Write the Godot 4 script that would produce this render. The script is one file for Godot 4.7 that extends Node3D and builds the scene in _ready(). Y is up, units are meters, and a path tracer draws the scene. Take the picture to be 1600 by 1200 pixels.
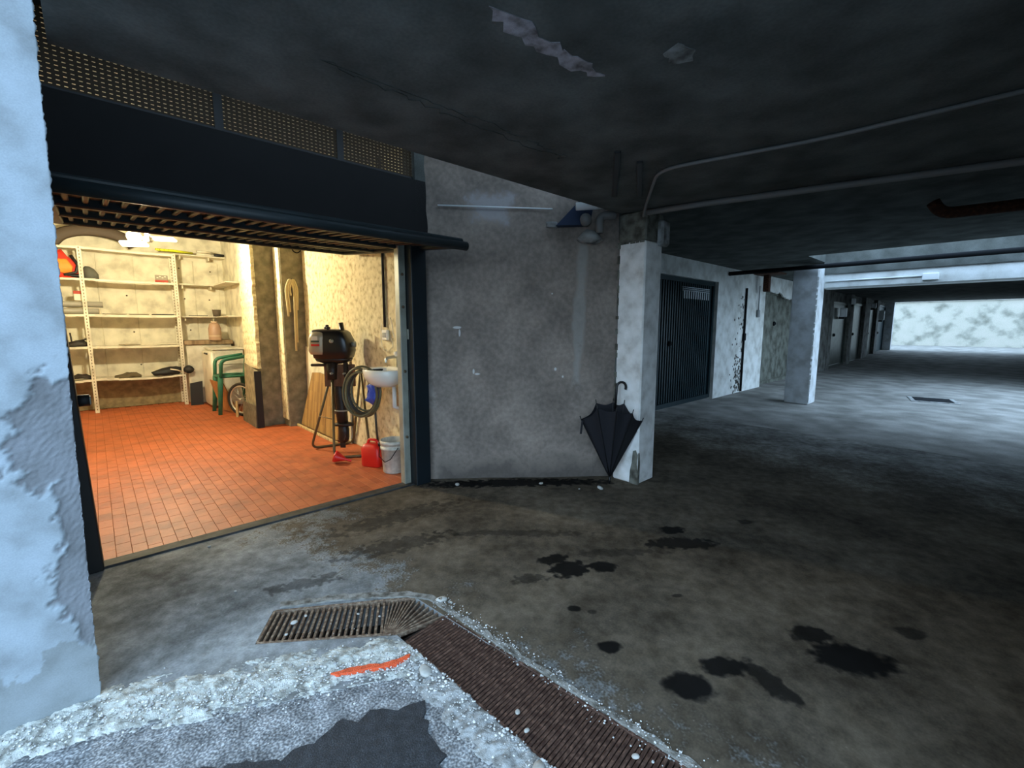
extends Node3D
# A garage with its lamp on, seen from the ramp of an underground parking corridor. +X runs along the corridor, -Z into the garage, y up, metres.

var T := {}
var MAT := {}
var used := {}
var rng := RandomNumberGenerator.new()

# ------------------------------------------------------------------ naming
func numbered(called: String) -> String:
	if not used.has(called):
		used[called] = 0
		return called
	used[called] += 1
	return "%s_%03d" % [called, used[called]]

func thing(called: String, label: String, category: String, at := Vector3.ZERO, turn := 0.0, group := "") -> Node3D:
	var o := Node3D.new()
	o.name = numbered(called)
	add_child(o)
	o.position = at
	o.rotation.y = turn
	tag(o, label, category, group)
	return o

func tag(o: Node, label: String, category: String, group := "") -> void:
	o.set_meta("label", label)
	o.set_meta("category", category)
	if group != "":
		o.set_meta("group", group)

func mi(called: String, mesh: Mesh, m: Material, parent: Node = null) -> MeshInstance3D:
	var o := MeshInstance3D.new()
	o.mesh = mesh
	o.material_override = m
	o.cast_shadow = GeometryInstance3D.SHADOW_CASTING_SETTING_ON
	if parent == null:
		o.name = numbered(called)
		add_child(o)
	else:
		o.name = called
		parent.add_child(o, true)
	return o

func struct(called: String, mesh: Mesh, m: Material) -> MeshInstance3D:
	var o := mi(called, mesh, m)
	o.set_meta("kind", "structure")
	return o

# ------------------------------------------------------------------ mesh helpers
func S(smooth := false) -> SurfaceTool:
	var st := SurfaceTool.new()
	st.begin(Mesh.PRIMITIVE_TRIANGLES)
	st.set_smooth_group(0 if smooth else -1)
	return st

func done(st: SurfaceTool) -> ArrayMesh:
	st.generate_normals()
	return st.commit()

func tri(st: SurfaceTool, a: Vector3, b: Vector3, c: Vector3, out: Vector3) -> void:
	if (a - c).cross(a - b).dot(out) < 0.0:
		var s := b
		b = c
		c = s
	st.add_vertex(a)
	st.add_vertex(b)
	st.add_vertex(c)

func quad(st: SurfaceTool, a: Vector3, b: Vector3, c: Vector3, d: Vector3, out: Vector3) -> void:
	tri(st, a, b, c, out)
	tri(st, a, c, d, out)

# chamfered box
func cb(st: SurfaceTool, at: Vector3, size: Vector3, bevel := 0.0, rot := Basis.IDENTITY) -> void:
	var h := size * 0.5
	var e: float = min(bevel, min(h.x, min(h.y, h.z)) * 0.9)
	if e <= 0.0:
		for ax in 3:
			for s in [-1.0, 1.0]:
				var n := Vector3.ZERO
				n[ax] = s
				var q: Array[Vector3] = []
				for k in [[-1, -1], [1, -1], [1, 1], [-1, 1]]:
					var p := Vector3.ZERO
					p[ax] = s * h[ax]
					p[(ax + 1) % 3] = k[0] * h[(ax + 1) % 3]
					p[(ax + 2) % 3] = k[1] * h[(ax + 2) % 3]
					q.append(at + rot * p)
				quad(st, q[0], q[1], q[2], q[3], rot * n)
		return
	for ax in 3:
		var b := (ax + 1) % 3
		var c := (ax + 2) % 3
		for s in [-1.0, 1.0]:
			var n := Vector3.ZERO
			n[ax] = s
			var q: Array[Vector3] = []
			for k in [[-1, -1], [1, -1], [1, 1], [-1, 1]]:
				var p := Vector3.ZERO
				p[ax] = s * h[ax]
				p[b] = k[0] * (h[b] - e)
				p[c] = k[1] * (h[c] - e)
				q.append(at + rot * p)
			quad(st, q[0], q[1], q[2], q[3], rot * n)
		for s in [-1.0, 1.0]:
			for t in [-1.0, 1.0]:
				var q: Array[Vector3] = []
				for k in [[-1, 0], [1, 0], [1, 1], [-1, 1]]:
					var p := Vector3.ZERO
					p[ax] = k[0] * (h[ax] - e)
					p[b] = s * (h[b] - (e if k[1] == 0 else 0.0))
					p[c] = t * (h[c] - (e if k[1] == 1 else 0.0))
					q.append(at + rot * p)
				var n := Vector3.ZERO
				n[b] = s
				n[c] = t
				quad(st, q[0], q[1], q[2], q[3], rot * n)
	for sx in [-1.0, 1.0]:
		for sy in [-1.0, 1.0]:
			for sz in [-1.0, 1.0]:
				tri(st, at + rot * Vector3(sx * h.x, sy * (h.y - e), sz * (h.z - e)), at + rot * Vector3(sx * (h.x - e), sy * h.y, sz * (h.z - e)), at + rot * Vector3(sx * (h.x - e), sy * (h.y - e), sz * h.z), rot * Vector3(sx, sy, sz))

func box(at: Vector3, size: Vector3, bevel := 0.0, rot := Basis.IDENTITY) -> ArrayMesh:
	var st := S()
	cb(st, at, size, bevel, rot)
	return done(st)

# box from two corners
func span(a: Vector3, b: Vector3, bevel := 0.0) -> ArrayMesh:
	return box((a + b) * 0.5, (b - a).abs(), bevel)

func addtube(st: SurfaceTool, pts: Array, r: float, seg := 8, closed := false, rz := -1.0) -> void:
	var n := pts.size()
	var rings: Array = []
	var prev := Vector3.ZERO
	for i in n:
		var d: Vector3
		if closed:
			d = (pts[(i + 1) % n] - pts[(i + n - 1) % n]).normalized()
		else:
			d = (pts[min(i + 1, n - 1)] - pts[max(i - 1, 0)]).normalized()
		if prev == Vector3.ZERO:
			prev = Vector3.UP if abs(d.y) < 0.9 else Vector3.RIGHT
		var side := d.cross(prev).normalized()
		var up := side.cross(d).normalized()
		prev = up
		var ring: Array[Vector3] = []
		for k in seg:
			var a := TAU * k / seg
			ring.append(pts[i] + side * cos(a) * r + up * sin(a) * (r if rz < 0 else rz))
		rings.append(ring)
	for i in (n if closed else n - 1):
		var j: int = (i + 1) % n
		for k in seg:
			var l := (k + 1) % seg
			var out: Vector3 = (rings[i][k] + rings[i][l]) * 0.5 - pts[i]
			quad(st, rings[i][k], rings[i][l], rings[j][l], rings[j][k], out)
	if not closed:
		for e in [0, n - 1]:
			var out: Vector3 = pts[0] - pts[1] if e == 0 else pts[n - 1] - pts[n - 2]
			for k in seg:
				tri(st, pts[e], rings[e][k], rings[e][(k + 1) % seg], out)

func tube(pts: Array, r: float, seg := 8, closed := false, rz := -1.0) -> ArrayMesh:
	var st := S(true)
	addtube(st, pts, r, seg, closed, rz)
	return done(st)

# rounds the corners of a polyline
func soft(pts: Array, rad: float, n := 5) -> Array:
	var out: Array = [pts[0]]
	for i in range(1, pts.size() - 1):
		var p: Vector3 = pts[i]
		var a: Vector3 = p + (pts[i - 1] - p).limit_length(rad)
		var b: Vector3 = p + (pts[i + 1] - p).limit_length(rad)
		for k in n + 1:
			var t := float(k) / n
			out.append(a.lerp(p, t).lerp(p.lerp(b, t), t))
	out.append(pts[-1])
	return out

# profile: [r, y] pairs, going up on the outside
func addlathe(st: SurfaceTool, prof: Array, at: Vector3, rot := Basis.IDENTITY, seg := 20, sx := 1.0, sz := 1.0) -> void:
	for i in prof.size() - 1:
		var dr: float = prof[i + 1][0] - prof[i][0]
		var dy: float = prof[i + 1][1] - prof[i][1]
		for k in seg:
			var a := TAU * k / seg
			var b := TAU * (k + 1) / seg
			var ra := Vector3(cos(a) * sx, 0, sin(a) * sz)
			var rb := Vector3(cos(b) * sx, 0, sin(b) * sz)
			var out := rot * ((ra + rb) * 0.5 * dy - Vector3.UP * dr)
			var q := [ra * prof[i][0] + Vector3.UP * prof[i][1], rb * prof[i][0] + Vector3.UP * prof[i][1], rb * prof[i + 1][0] + Vector3.UP * prof[i + 1][1], ra * prof[i + 1][0] + Vector3.UP * prof[i + 1][1]]
			for t in q.size():
				q[t] = at + rot * q[t]
			if prof[i][0] > 0.0:
				tri(st, q[0], q[1], q[2], out)
			if prof[i + 1][0] > 0.0:
				tri(st, q[0], q[2], q[3], out)

func lathe(prof: Array, at := Vector3.ZERO, rot := Basis.IDENTITY, seg := 20, sx := 1.0, sz := 1.0) -> ArrayMesh:
	var st := S(true)
	addlathe(st, prof, at, rot, seg, sx, sz)
	return done(st)

# rings [y, cx, cz, hx, hz, power]: a loft of superellipses with closed ends
func addloft(st: SurfaceTool, rings: Array, at := Vector3.ZERO, rot := Basis.IDENTITY, seg := 24, wob := 0.0, seed := 1) -> void:
	var nz := FastNoiseLite.new()
	nz.seed = seed
	nz.frequency = 6.0
	var R: Array = []
	for r in rings:
		var ring: Array[Vector3] = []
		for k in seg:
			var a := TAU * k / seg
			var c := cos(a)
			var s := sin(a)
			var e: float = 2.0 / r[5]
			var p := Vector3(r[1] + sign(c) * pow(abs(c), e) * r[3], r[0], r[2] + sign(s) * pow(abs(s), e) * r[4])
			if wob > 0.0:
				p += Vector3(nz.get_noise_3dv(p), nz.get_noise_3dv(p + Vector3(9, 0, 0)), nz.get_noise_3dv(p + Vector3(0, 9, 0))) * wob
			ring.append(at + rot * p)
		R.append(ring)
	for i in R.size() - 1:
		var c0 := at + rot * Vector3(rings[i][1], (rings[i][0] + rings[i + 1][0]) * 0.5, rings[i][2])
		for k in seg:
			var l := (k + 1) % seg
			quad(st, R[i][k], R[i][l], R[i + 1][l], R[i + 1][k], (R[i][k] + R[i + 1][l]) * 0.5 - c0)
	for e in [0, R.size() - 1]:
		var c := Vector3.ZERO
		for p in R[e]:
			c += p / seg
		var out: Vector3 = rot * (Vector3.DOWN if e == 0 else Vector3.UP)
		if rings[-1][0] < rings[0][0]:
			out = -out
		for k in seg:
			tri(st, c, R[e][k], R[e][(k + 1) % seg], out)

func loft(rings: Array, at := Vector3.ZERO, rot := Basis.IDENTITY, seg := 24, wob := 0.0, seed := 1) -> ArrayMesh:
	var st := S(true)
	addloft(st, rings, at, rot, seg, wob, seed)
	return done(st)

# polygon in (x, z) pulled from y0 to y1
func addprism(st: SurfaceTool, poly: PackedVector2Array, y0: float, y1: float, uvr := Rect2()) -> void:
	var idx := Geometry2D.triangulate_polygon(poly)
	for i in range(0, idx.size(), 3):
		for s in [[y1, Vector3.UP], [y0, Vector3.DOWN]]:
			var v: Array[Vector3] = []
			for k in 3:
				var p := poly[idx[i + k]]
				v.append(Vector3(p.x, s[0], p.y))
			if (v[0] - v[2]).cross(v[0] - v[1]).dot(s[1]) < 0.0:
				v = [v[0], v[2], v[1]]
			for p in v:
				if uvr.size.x > 0.0:
					st.set_uv(Vector2((p.x - uvr.position.x) / uvr.size.x, (p.z - uvr.position.y) / uvr.size.y))
					st.set_uv2(Vector2(p.x, p.z) * 1.3)
				st.add_vertex(p)
	var cw := 1.0 if Geometry2D.is_polygon_clockwise(poly) else -1.0
	for i in poly.size():
		var a := poly[i]
		var b := poly[(i + 1) % poly.size()]
		var d := (b - a)
		var out := Vector3(d.y, 0, -d.x) * -cw
		quad(st, Vector3(a.x, y0, a.y), Vector3(b.x, y0, b.y), Vector3(b.x, y1, b.y), Vector3(a.x, y1, a.y), out)

func prism(poly: PackedVector2Array, y0: float, y1: float, uvr := Rect2()) -> ArrayMesh:
	var st := S()
	addprism(st, poly, y0, y1, uvr)
	return done(st)

func P2(a: Array) -> PackedVector2Array:
	var p := PackedVector2Array()
	for i in range(0, a.size(), 2):
		p.append(Vector2(a[i], a[i + 1]))
	return p

# breaks straight edges into a ragged line
func ragged(pts: PackedVector2Array, step: float, amount: float, seed: int) -> PackedVector2Array:
	var nz := FastNoiseLite.new()
	nz.seed = seed
	nz.frequency = 3.0
	var out := PackedVector2Array()
	for i in pts.size() - 1:
		var n := int(max(1.0, pts[i].distance_to(pts[i + 1]) / step))
		for k in n:
			var p := pts[i].lerp(pts[i + 1], float(k) / n)
			if i + k > 0:
				p += Vector2(nz.get_noise_2dv(p * 4.0), nz.get_noise_2dv(p * 4.0 + Vector2(50, 0))) * amount
			out.append(p)
	out.append(pts[-1])
	return out

# upright flat piece: outline in (u, y) on the line from o along du, thickness t along out
func slab(outline: Array, o: Vector3, du: Vector3, up: Vector3, t: float) -> ArrayMesh:
	var st := S()
	var poly := P2(outline)
	var n := du.cross(up).normalized()
	var idx := Geometry2D.triangulate_polygon(poly)
	var P := func(p: Vector2, k: float) -> Vector3: return o + du * p.x + up * p.y + n * k
	for i in range(0, idx.size(), 3):
		tri(st, P.call(poly[idx[i]], t), P.call(poly[idx[i + 1]], t), P.call(poly[idx[i + 2]], t), n)
		tri(st, P.call(poly[idx[i]], 0.0), P.call(poly[idx[i + 1]], 0.0), P.call(poly[idx[i + 2]], 0.0), -n)
	var c := Vector2.ZERO
	for p in poly:
		c += p / poly.size()
	var cw := 1.0 if Geometry2D.is_polygon_clockwise(poly) else -1.0
	for i in poly.size():
		var a := poly[i]
		var b := poly[(i + 1) % poly.size()]
		var d := b - a
		var m := Vector2(d.y, -d.x) * -cw
		quad(st, P.call(a, 0.0), P.call(b, 0.0), P.call(b, t), P.call(a, t), du * m.x + up * m.y)
	return done(st)

# ------------------------------------------------------------------ textures and materials
func noise_img(seed: int, freq: float, oct := 4, kind := FastNoiseLite.TYPE_SIMPLEX_SMOOTH, size := 512) -> Image:
	var n := FastNoiseLite.new()
	n.seed = seed
	n.noise_type = kind
	n.frequency = freq
	n.fractal_octaves = oct
	var im := n.get_seamless_image(size, size)
	im.convert(Image.FORMAT_L8)
	return im

func grey_tex(im: Image) -> ImageTexture:
	return ImageTexture.create_from_image(im)

# maps a grey image (and a second one for speckle) through colour stops [value, Color]
func ramp_tex(im: Image, stops: Array, fine: Image = null, fine_amount := 0.0) -> ImageTexture:
	var lut := PackedByteArray()
	for v in 256:
		var x := v / 255.0
		var c: Color = stops[-1][1]
		for i in stops.size() - 1:
			if x <= stops[i + 1][0]:
				c = stops[i][1].lerp(stops[i + 1][1], clampf((x - stops[i][0]) / (stops[i + 1][0] - stops[i][0]), 0, 1))
				break
		lut.append_array([int(c.r * 255), int(c.g * 255), int(c.b * 255)])
	var src := im.get_data()
	var f := fine.get_data() if fine else PackedByteArray()
	var out := PackedByteArray()
	out.resize(src.size() * 3)
	for i in src.size():
		var k := src[i] * 3
		var m := 1.0 if not fine else 1.0 + (f[i] / 255.0 - 0.5) * fine_amount
		out[i * 3] = clampi(int(lut[k] * m), 0, 255)
		out[i * 3 + 1] = clampi(int(lut[k + 1] * m), 0, 255)
		out[i * 3 + 2] = clampi(int(lut[k + 2] * m), 0, 255)
	return ImageTexture.create_from_image(Image.create_from_data(im.get_width(), im.get_height(), false, Image.FORMAT_RGB8, out))

func M(key: String, color: Color, rough := 0.8, metal := 0.0, tex := "", scale := 1.0, relief := "", depth := 0.0) -> StandardMaterial3D:
	if MAT.has(key):
		return MAT[key]
	var m := StandardMaterial3D.new()
	m.resource_name = key
	m.albedo_color = color
	m.roughness = rough
	m.metallic = metal
	if rough >= 0.95:
		m.metallic_specular = 0.15
	if tex != "":
		m.albedo_texture = T[tex]
	if relief != "":
		m.heightmap_enabled = true
		m.heightmap_texture = T[relief]
		m.heightmap_scale = depth
	if tex != "" or relief != "":
		m.uv1_triplanar = true
		m.uv1_world_triplanar = true
		m.uv1_scale = Vector3.ONE * scale
	MAT[key] = m
	return m

func rgb(r: int, g: int, b: int) -> Color:
	return Color8(r, g, b)

func make_textures() -> void:
	var fine := noise_img(3, 0.25, 2)
	T.lump = grey_tex(noise_img(11, 0.02, 5))
	T.grit = grey_tex(noise_img(12, 0.12, 3))
	T.pebble = grey_tex(noise_img(13, 0.10, 2, FastNoiseLite.TYPE_CELLULAR))
	T.soft = ramp_tex(noise_img(21, 0.008, 5), [[0.0, Color(0.78, 0.77, 0.75)], [0.5, Color(0.93, 0.93, 0.92)], [1.0, Color(1, 1, 1)]], fine, 0.08)
	T.dirty = ramp_tex(noise_img(22, 0.012, 6), [[0.0, Color(0.42, 0.4, 0.38)], [0.35, Color(0.68, 0.67, 0.65)], [0.6, Color(0.85, 0.85, 0.84)], [1.0, Color(1, 1, 1)]], fine, 0.16)
	T.stone = ramp_tex(noise_img(29, 0.010, 6), [[0.0, Color(0.66, 0.66, 0.65)], [0.5, Color(0.84, 0.84, 0.83)], [1.0, Color(1, 1, 1)]], fine, 0.12)
	T.trowel = ramp_tex(noise_img(34, 0.022, 5), [[0.0, Color(0.66, 0.62, 0.54)], [0.4, Color(0.9, 0.88, 0.84)], [1.0, Color(1, 1, 1)]], fine, 0.1)
	T.blotch = ramp_tex(noise_img(23, 0.006, 5), [[0.0, Color(0.55, 0.53, 0.5)], [0.42, Color(0.72, 0.71, 0.7)], [0.5, Color(0.86, 0.86, 0.85)], [1.0, Color(0.98, 0.98, 0.98)]], fine, 0.12)
	T.asphalt = ramp_tex(noise_img(24, 0.16, 3), [[0.0, Color(0.34, 0.34, 0.35)], [0.45, Color(0.58, 0.58, 0.58)], [0.64, Color(0.74, 0.74, 0.73)], [1.0, Color(0.98, 0.98, 0.97)]], noise_img(25, 0.02, 3), 0.5)
	T.rust = ramp_tex(noise_img(26, 0.03, 5), [[0.0, Color(0.35, 0.22, 0.16)], [0.5, Color(0.55, 0.5, 0.46)], [1.0, Color(0.95, 0.9, 0.86)]], fine, 0.25)
	T.yard = ramp_tex(noise_img(28, 0.012, 6), [[0.0, Color(0.62, 0.64, 0.62)], [0.3, Color(0.82, 0.84, 0.83)], [0.5, Color(0.95, 0.96, 0.95)], [1.0, Color(1, 1, 1)]], fine, 0.1)
	# stretched noise for wood
	var w := noise_img(27, 0.02, 5)
	w.resize(512, 64, Image.INTERPOLATE_BILINEAR)
	w.resize(512, 512, Image.INTERPOLATE_NEAREST)
	var g := Image.create(512, 512, false, Image.FORMAT_L8)
	for y in 512:
		for x in 512:
			var v := w.get_pixel((x + int(6 * sin(y * 0.0123))) & 511, (y / 8) & 511).r
			g.set_pixel(x, y, Color(v, v, v))
	T.wood = ramp_tex(g, [[0.0, Color(0.6, 0.55, 0.48)], [0.5, Color(0.85, 0.83, 0.8)], [1.0, Color(1, 1, 1)]], fine, 0.15)

# stains: [x, z, rx, rz, angle, strength, ragged]
func floor_texture(r: Rect2, w: int, h: int) -> ImageTexture:
	var n1 := FastNoiseLite.new()
	n1.seed = 41
	n1.frequency = 0.006
	n1.fractal_octaves = 6
	var a := n1.get_image(w, h)
	a.convert(Image.FORMAT_L8)
	n1.seed = 42
	n1.frequency = 0.06
	n1.fractal_octaves = 4
	var b := n1.get_image(w, h)
	b.convert(Image.FORMAT_L8)
	n1.seed = 43
	n1.frequency = 0.35
	var c := n1.get_image(w, h)
	c.convert(Image.FORMAT_L8)
	var da := a.get_data()
	var db := b.get_data()
	var dc := c.get_data()
	var out := PackedByteArray()
	out.resize(w * h * 3)
	for i in w * h:
		var v := 0.70 + 0.32 * (da[i] / 255.0 - 0.5) + 0.20 * (db[i] / 255.0 - 0.5) + 0.16 * (dc[i] / 255.0 - 0.5)
		if dc[i] > 226:
			v += 0.12
		# grey apron, browner dirty floor: daylight outside and shade inside painted in, ragged boundary
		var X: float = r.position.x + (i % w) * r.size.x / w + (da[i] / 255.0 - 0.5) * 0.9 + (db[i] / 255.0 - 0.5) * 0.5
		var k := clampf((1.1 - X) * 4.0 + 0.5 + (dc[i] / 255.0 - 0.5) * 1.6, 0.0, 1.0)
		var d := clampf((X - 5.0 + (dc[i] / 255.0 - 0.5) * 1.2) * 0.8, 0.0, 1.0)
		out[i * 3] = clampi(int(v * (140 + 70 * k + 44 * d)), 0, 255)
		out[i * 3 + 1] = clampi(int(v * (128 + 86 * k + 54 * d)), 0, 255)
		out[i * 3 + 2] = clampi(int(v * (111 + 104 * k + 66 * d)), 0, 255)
	var nz := FastNoiseLite.new()
	nz.seed = 5
	nz.frequency = 2.2
	nz.fractal_octaves = 4
	for s in STAINS:
		var R: float = max(s[2], s[3]) * 1.9
		var x0 := clampi(int((s[0] - R - r.position.x) / r.size.x * w), 0, w - 1)
		var x1 := clampi(int((s[0] + R - r.position.x) / r.size.x * w), 0, w - 1)
		var y0 := clampi(int((s[1] - R - r.position.y) / r.size.y * h), 0, h - 1)
		var y1 := clampi(int((s[1] + R - r.position.y) / r.size.y * h), 0, h - 1)
		var ca := cos(s[4])
		var sa := sin(s[4])
		for py in range(y0, y1 + 1):
			for px in range(x0, x1 + 1):
				var X: float = r.position.x + (px + 0.5) / w * r.size.x - s[0]
				var Z: float = r.position.y + (py + 0.5) / h * r.size.y - s[1]
				var u := (X * ca + Z * sa) / float(s[2])
				var v := (-X * sa + Z * ca) / float(s[3])
				var q := sqrt(u * u + v * v) + nz.get_noise_2d((X + s[0]) * 6.0, (Z + s[1]) * 6.0) * float(s[6])
				var k := clampf((1.08 - q) / 0.28, 0.0, 1.0) * float(s[5])
				if k > 0.0:
					var i := (py * w + px) * 3
					for ch in 3:
						out[i + ch] = int(out[i + ch] * (1.0 - k) + [26, 25, 24][ch] * k)
	return ImageTexture.create_from_image(Image.create_from_data(w, h, false, Image.FORMAT_RGB8, out))

const STAINS := [
	[1.99, -1.76, 0.10, 0.055, 0.6, 0.9, 0.5], [1.98, -1.62, 0.13, 0.09, 0.5, 0.95, 0.5], [2.15, -1.50, 0.085, 0.06, 0.8, 0.95, 0.35],
	[2.92, -1.46, 0.09, 0.06, 0.7, 0.9, 0.4], [2.78, -1.32, 0.24, 0.08, 0.75, 0.8, 0.5], [1.65, -0.72, 0.105, 0.075, 0.9, 1.0, 0.25],
	[1.86, -0.67, 0.10, 0.06, 0.75, 0.95, 0.35], [1.91, -0.50, 0.14, 0.055, 1.9, 0.75, 0.5], [2.32, -0.30, 0.17, 0.10, 0.9, 1.0, 0.3],
	[2.37, -0.47, 0.10, 0.06, 0.8, 0.85, 0.4], [1.60, -1.07, 0.055, 0.04, 0.7, 1.0, 0.3], [2.73, -0.15, 0.07, 0.05, 0.8, 0.55, 0.4],
	[1.70, -1.36, 0.035, 0.025, 0.7, 0.9, 0.3], [1.75, -1.28, 0.025, 0.02, 0.7, 0.5, 0.3], [1.73, -1.71, 0.10, 0.05, 0.6, 0.45, 0.7],
	[2.35, -1.55, 0.30, 0.05, 0.7, 0.3, 0.8], [2.05, -2.2, 0.5, 0.05, 0.75, 0.3, 0.9], [1.35, -2.6, 0.35, 0.10, 0.3, 0.35, 0.9], [1.6, -3.0, 0.5, 0.12, 0.1, 0.3, 1.0],
	[2.75, -2.95, 0.75, 0.10, 0.69, 0.8, 0.6], [2.35, -3.28, 0.30, 0.09, 0.69, 0.6, 0.7], [3.2, -2.55, 0.35, 0.08, 0.69, 0.6, 0.7],
	[0.75, -2.55, 0.2, 0.06, 0.3, 0.35, 0.9], [3.45, -1.15, 0.06, 0.04, 0.7, 0.5, 0.4], [2.2, -1.05, 0.03, 0.02, 0.7, 0.6, 0.4],
]

# ------------------------------------------------------------------ the scene
func _ready() -> void:
	rng.seed = 7
	# camera
	var cam := Camera3D.new()
	cam.name = "camera"
	cam.fov = 81.2026
	cam.near = 0.05
	cam.far = 200.0
	add_child(cam)
	cam.position = Vector3(0, 1.45, 0)
	var ya := deg_to_rad(47.119)
	var pd := deg_to_rad(7.3264)
	var F := Vector3(cos(ya), 0, -sin(ya))
	cam.look_at_from_position(cam.position, cam.position + F * cos(pd) - Vector3.UP * sin(pd), Vector3.UP)
	cam.current = true
	# overcast sky
	var sky := ProceduralSkyMaterial.new()
	sky.sky_top_color = Color(0.74, 0.87, 1.0)
	sky.sky_horizon_color = Color(0.80, 0.91, 1.0)
	sky.ground_bottom_color = Color(0.2, 0.22, 0.24)
	sky.ground_horizon_color = Color(0.5, 0.58, 0.64)
	sky.sky_energy_multiplier = 1.0
	var env := Environment.new()
	env.background_mode = Environment.BG_SKY
	env.sky = Sky.new()
	env.sky.sky_material = sky
	env.background_energy_multiplier = 5.0
	env.tonemap_mode = Environment.TONE_MAPPER_LINEAR
	env.tonemap_exposure = 1.0
	env.sdfgi_enabled = true
	env.ssao_enabled = true
	env.ssil_enabled = true
	var we := WorldEnvironment.new()
	we.name = "environment"
	we.environment = env
	add_child(we)

	make_textures()
	M("dark_pipe", rgb(34, 36, 38), 0.95)
	build_ground()
	build_shell()
	build_corridor()
	build_garage_shell()
	build_overhead_door()
	build_lamp()
	build_grates()
	build_umbrella()
	build_shelving()
	build_shelf_items()
	build_appliances()
	build_side_wall_items()
	build_outboard()
	build_pipes()
	build_debris()

const GROUND := Rect2(-1.0, -3.8, 8.2, 5.6)
const TRENCH := [0.42, -2.19, 0.555, -2.40, 1.15, -2.00, 1.31, -0.60, 1.45, 1.75, 1.14, 1.75, 0.985, -0.90, 0.93, -1.80]

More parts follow.
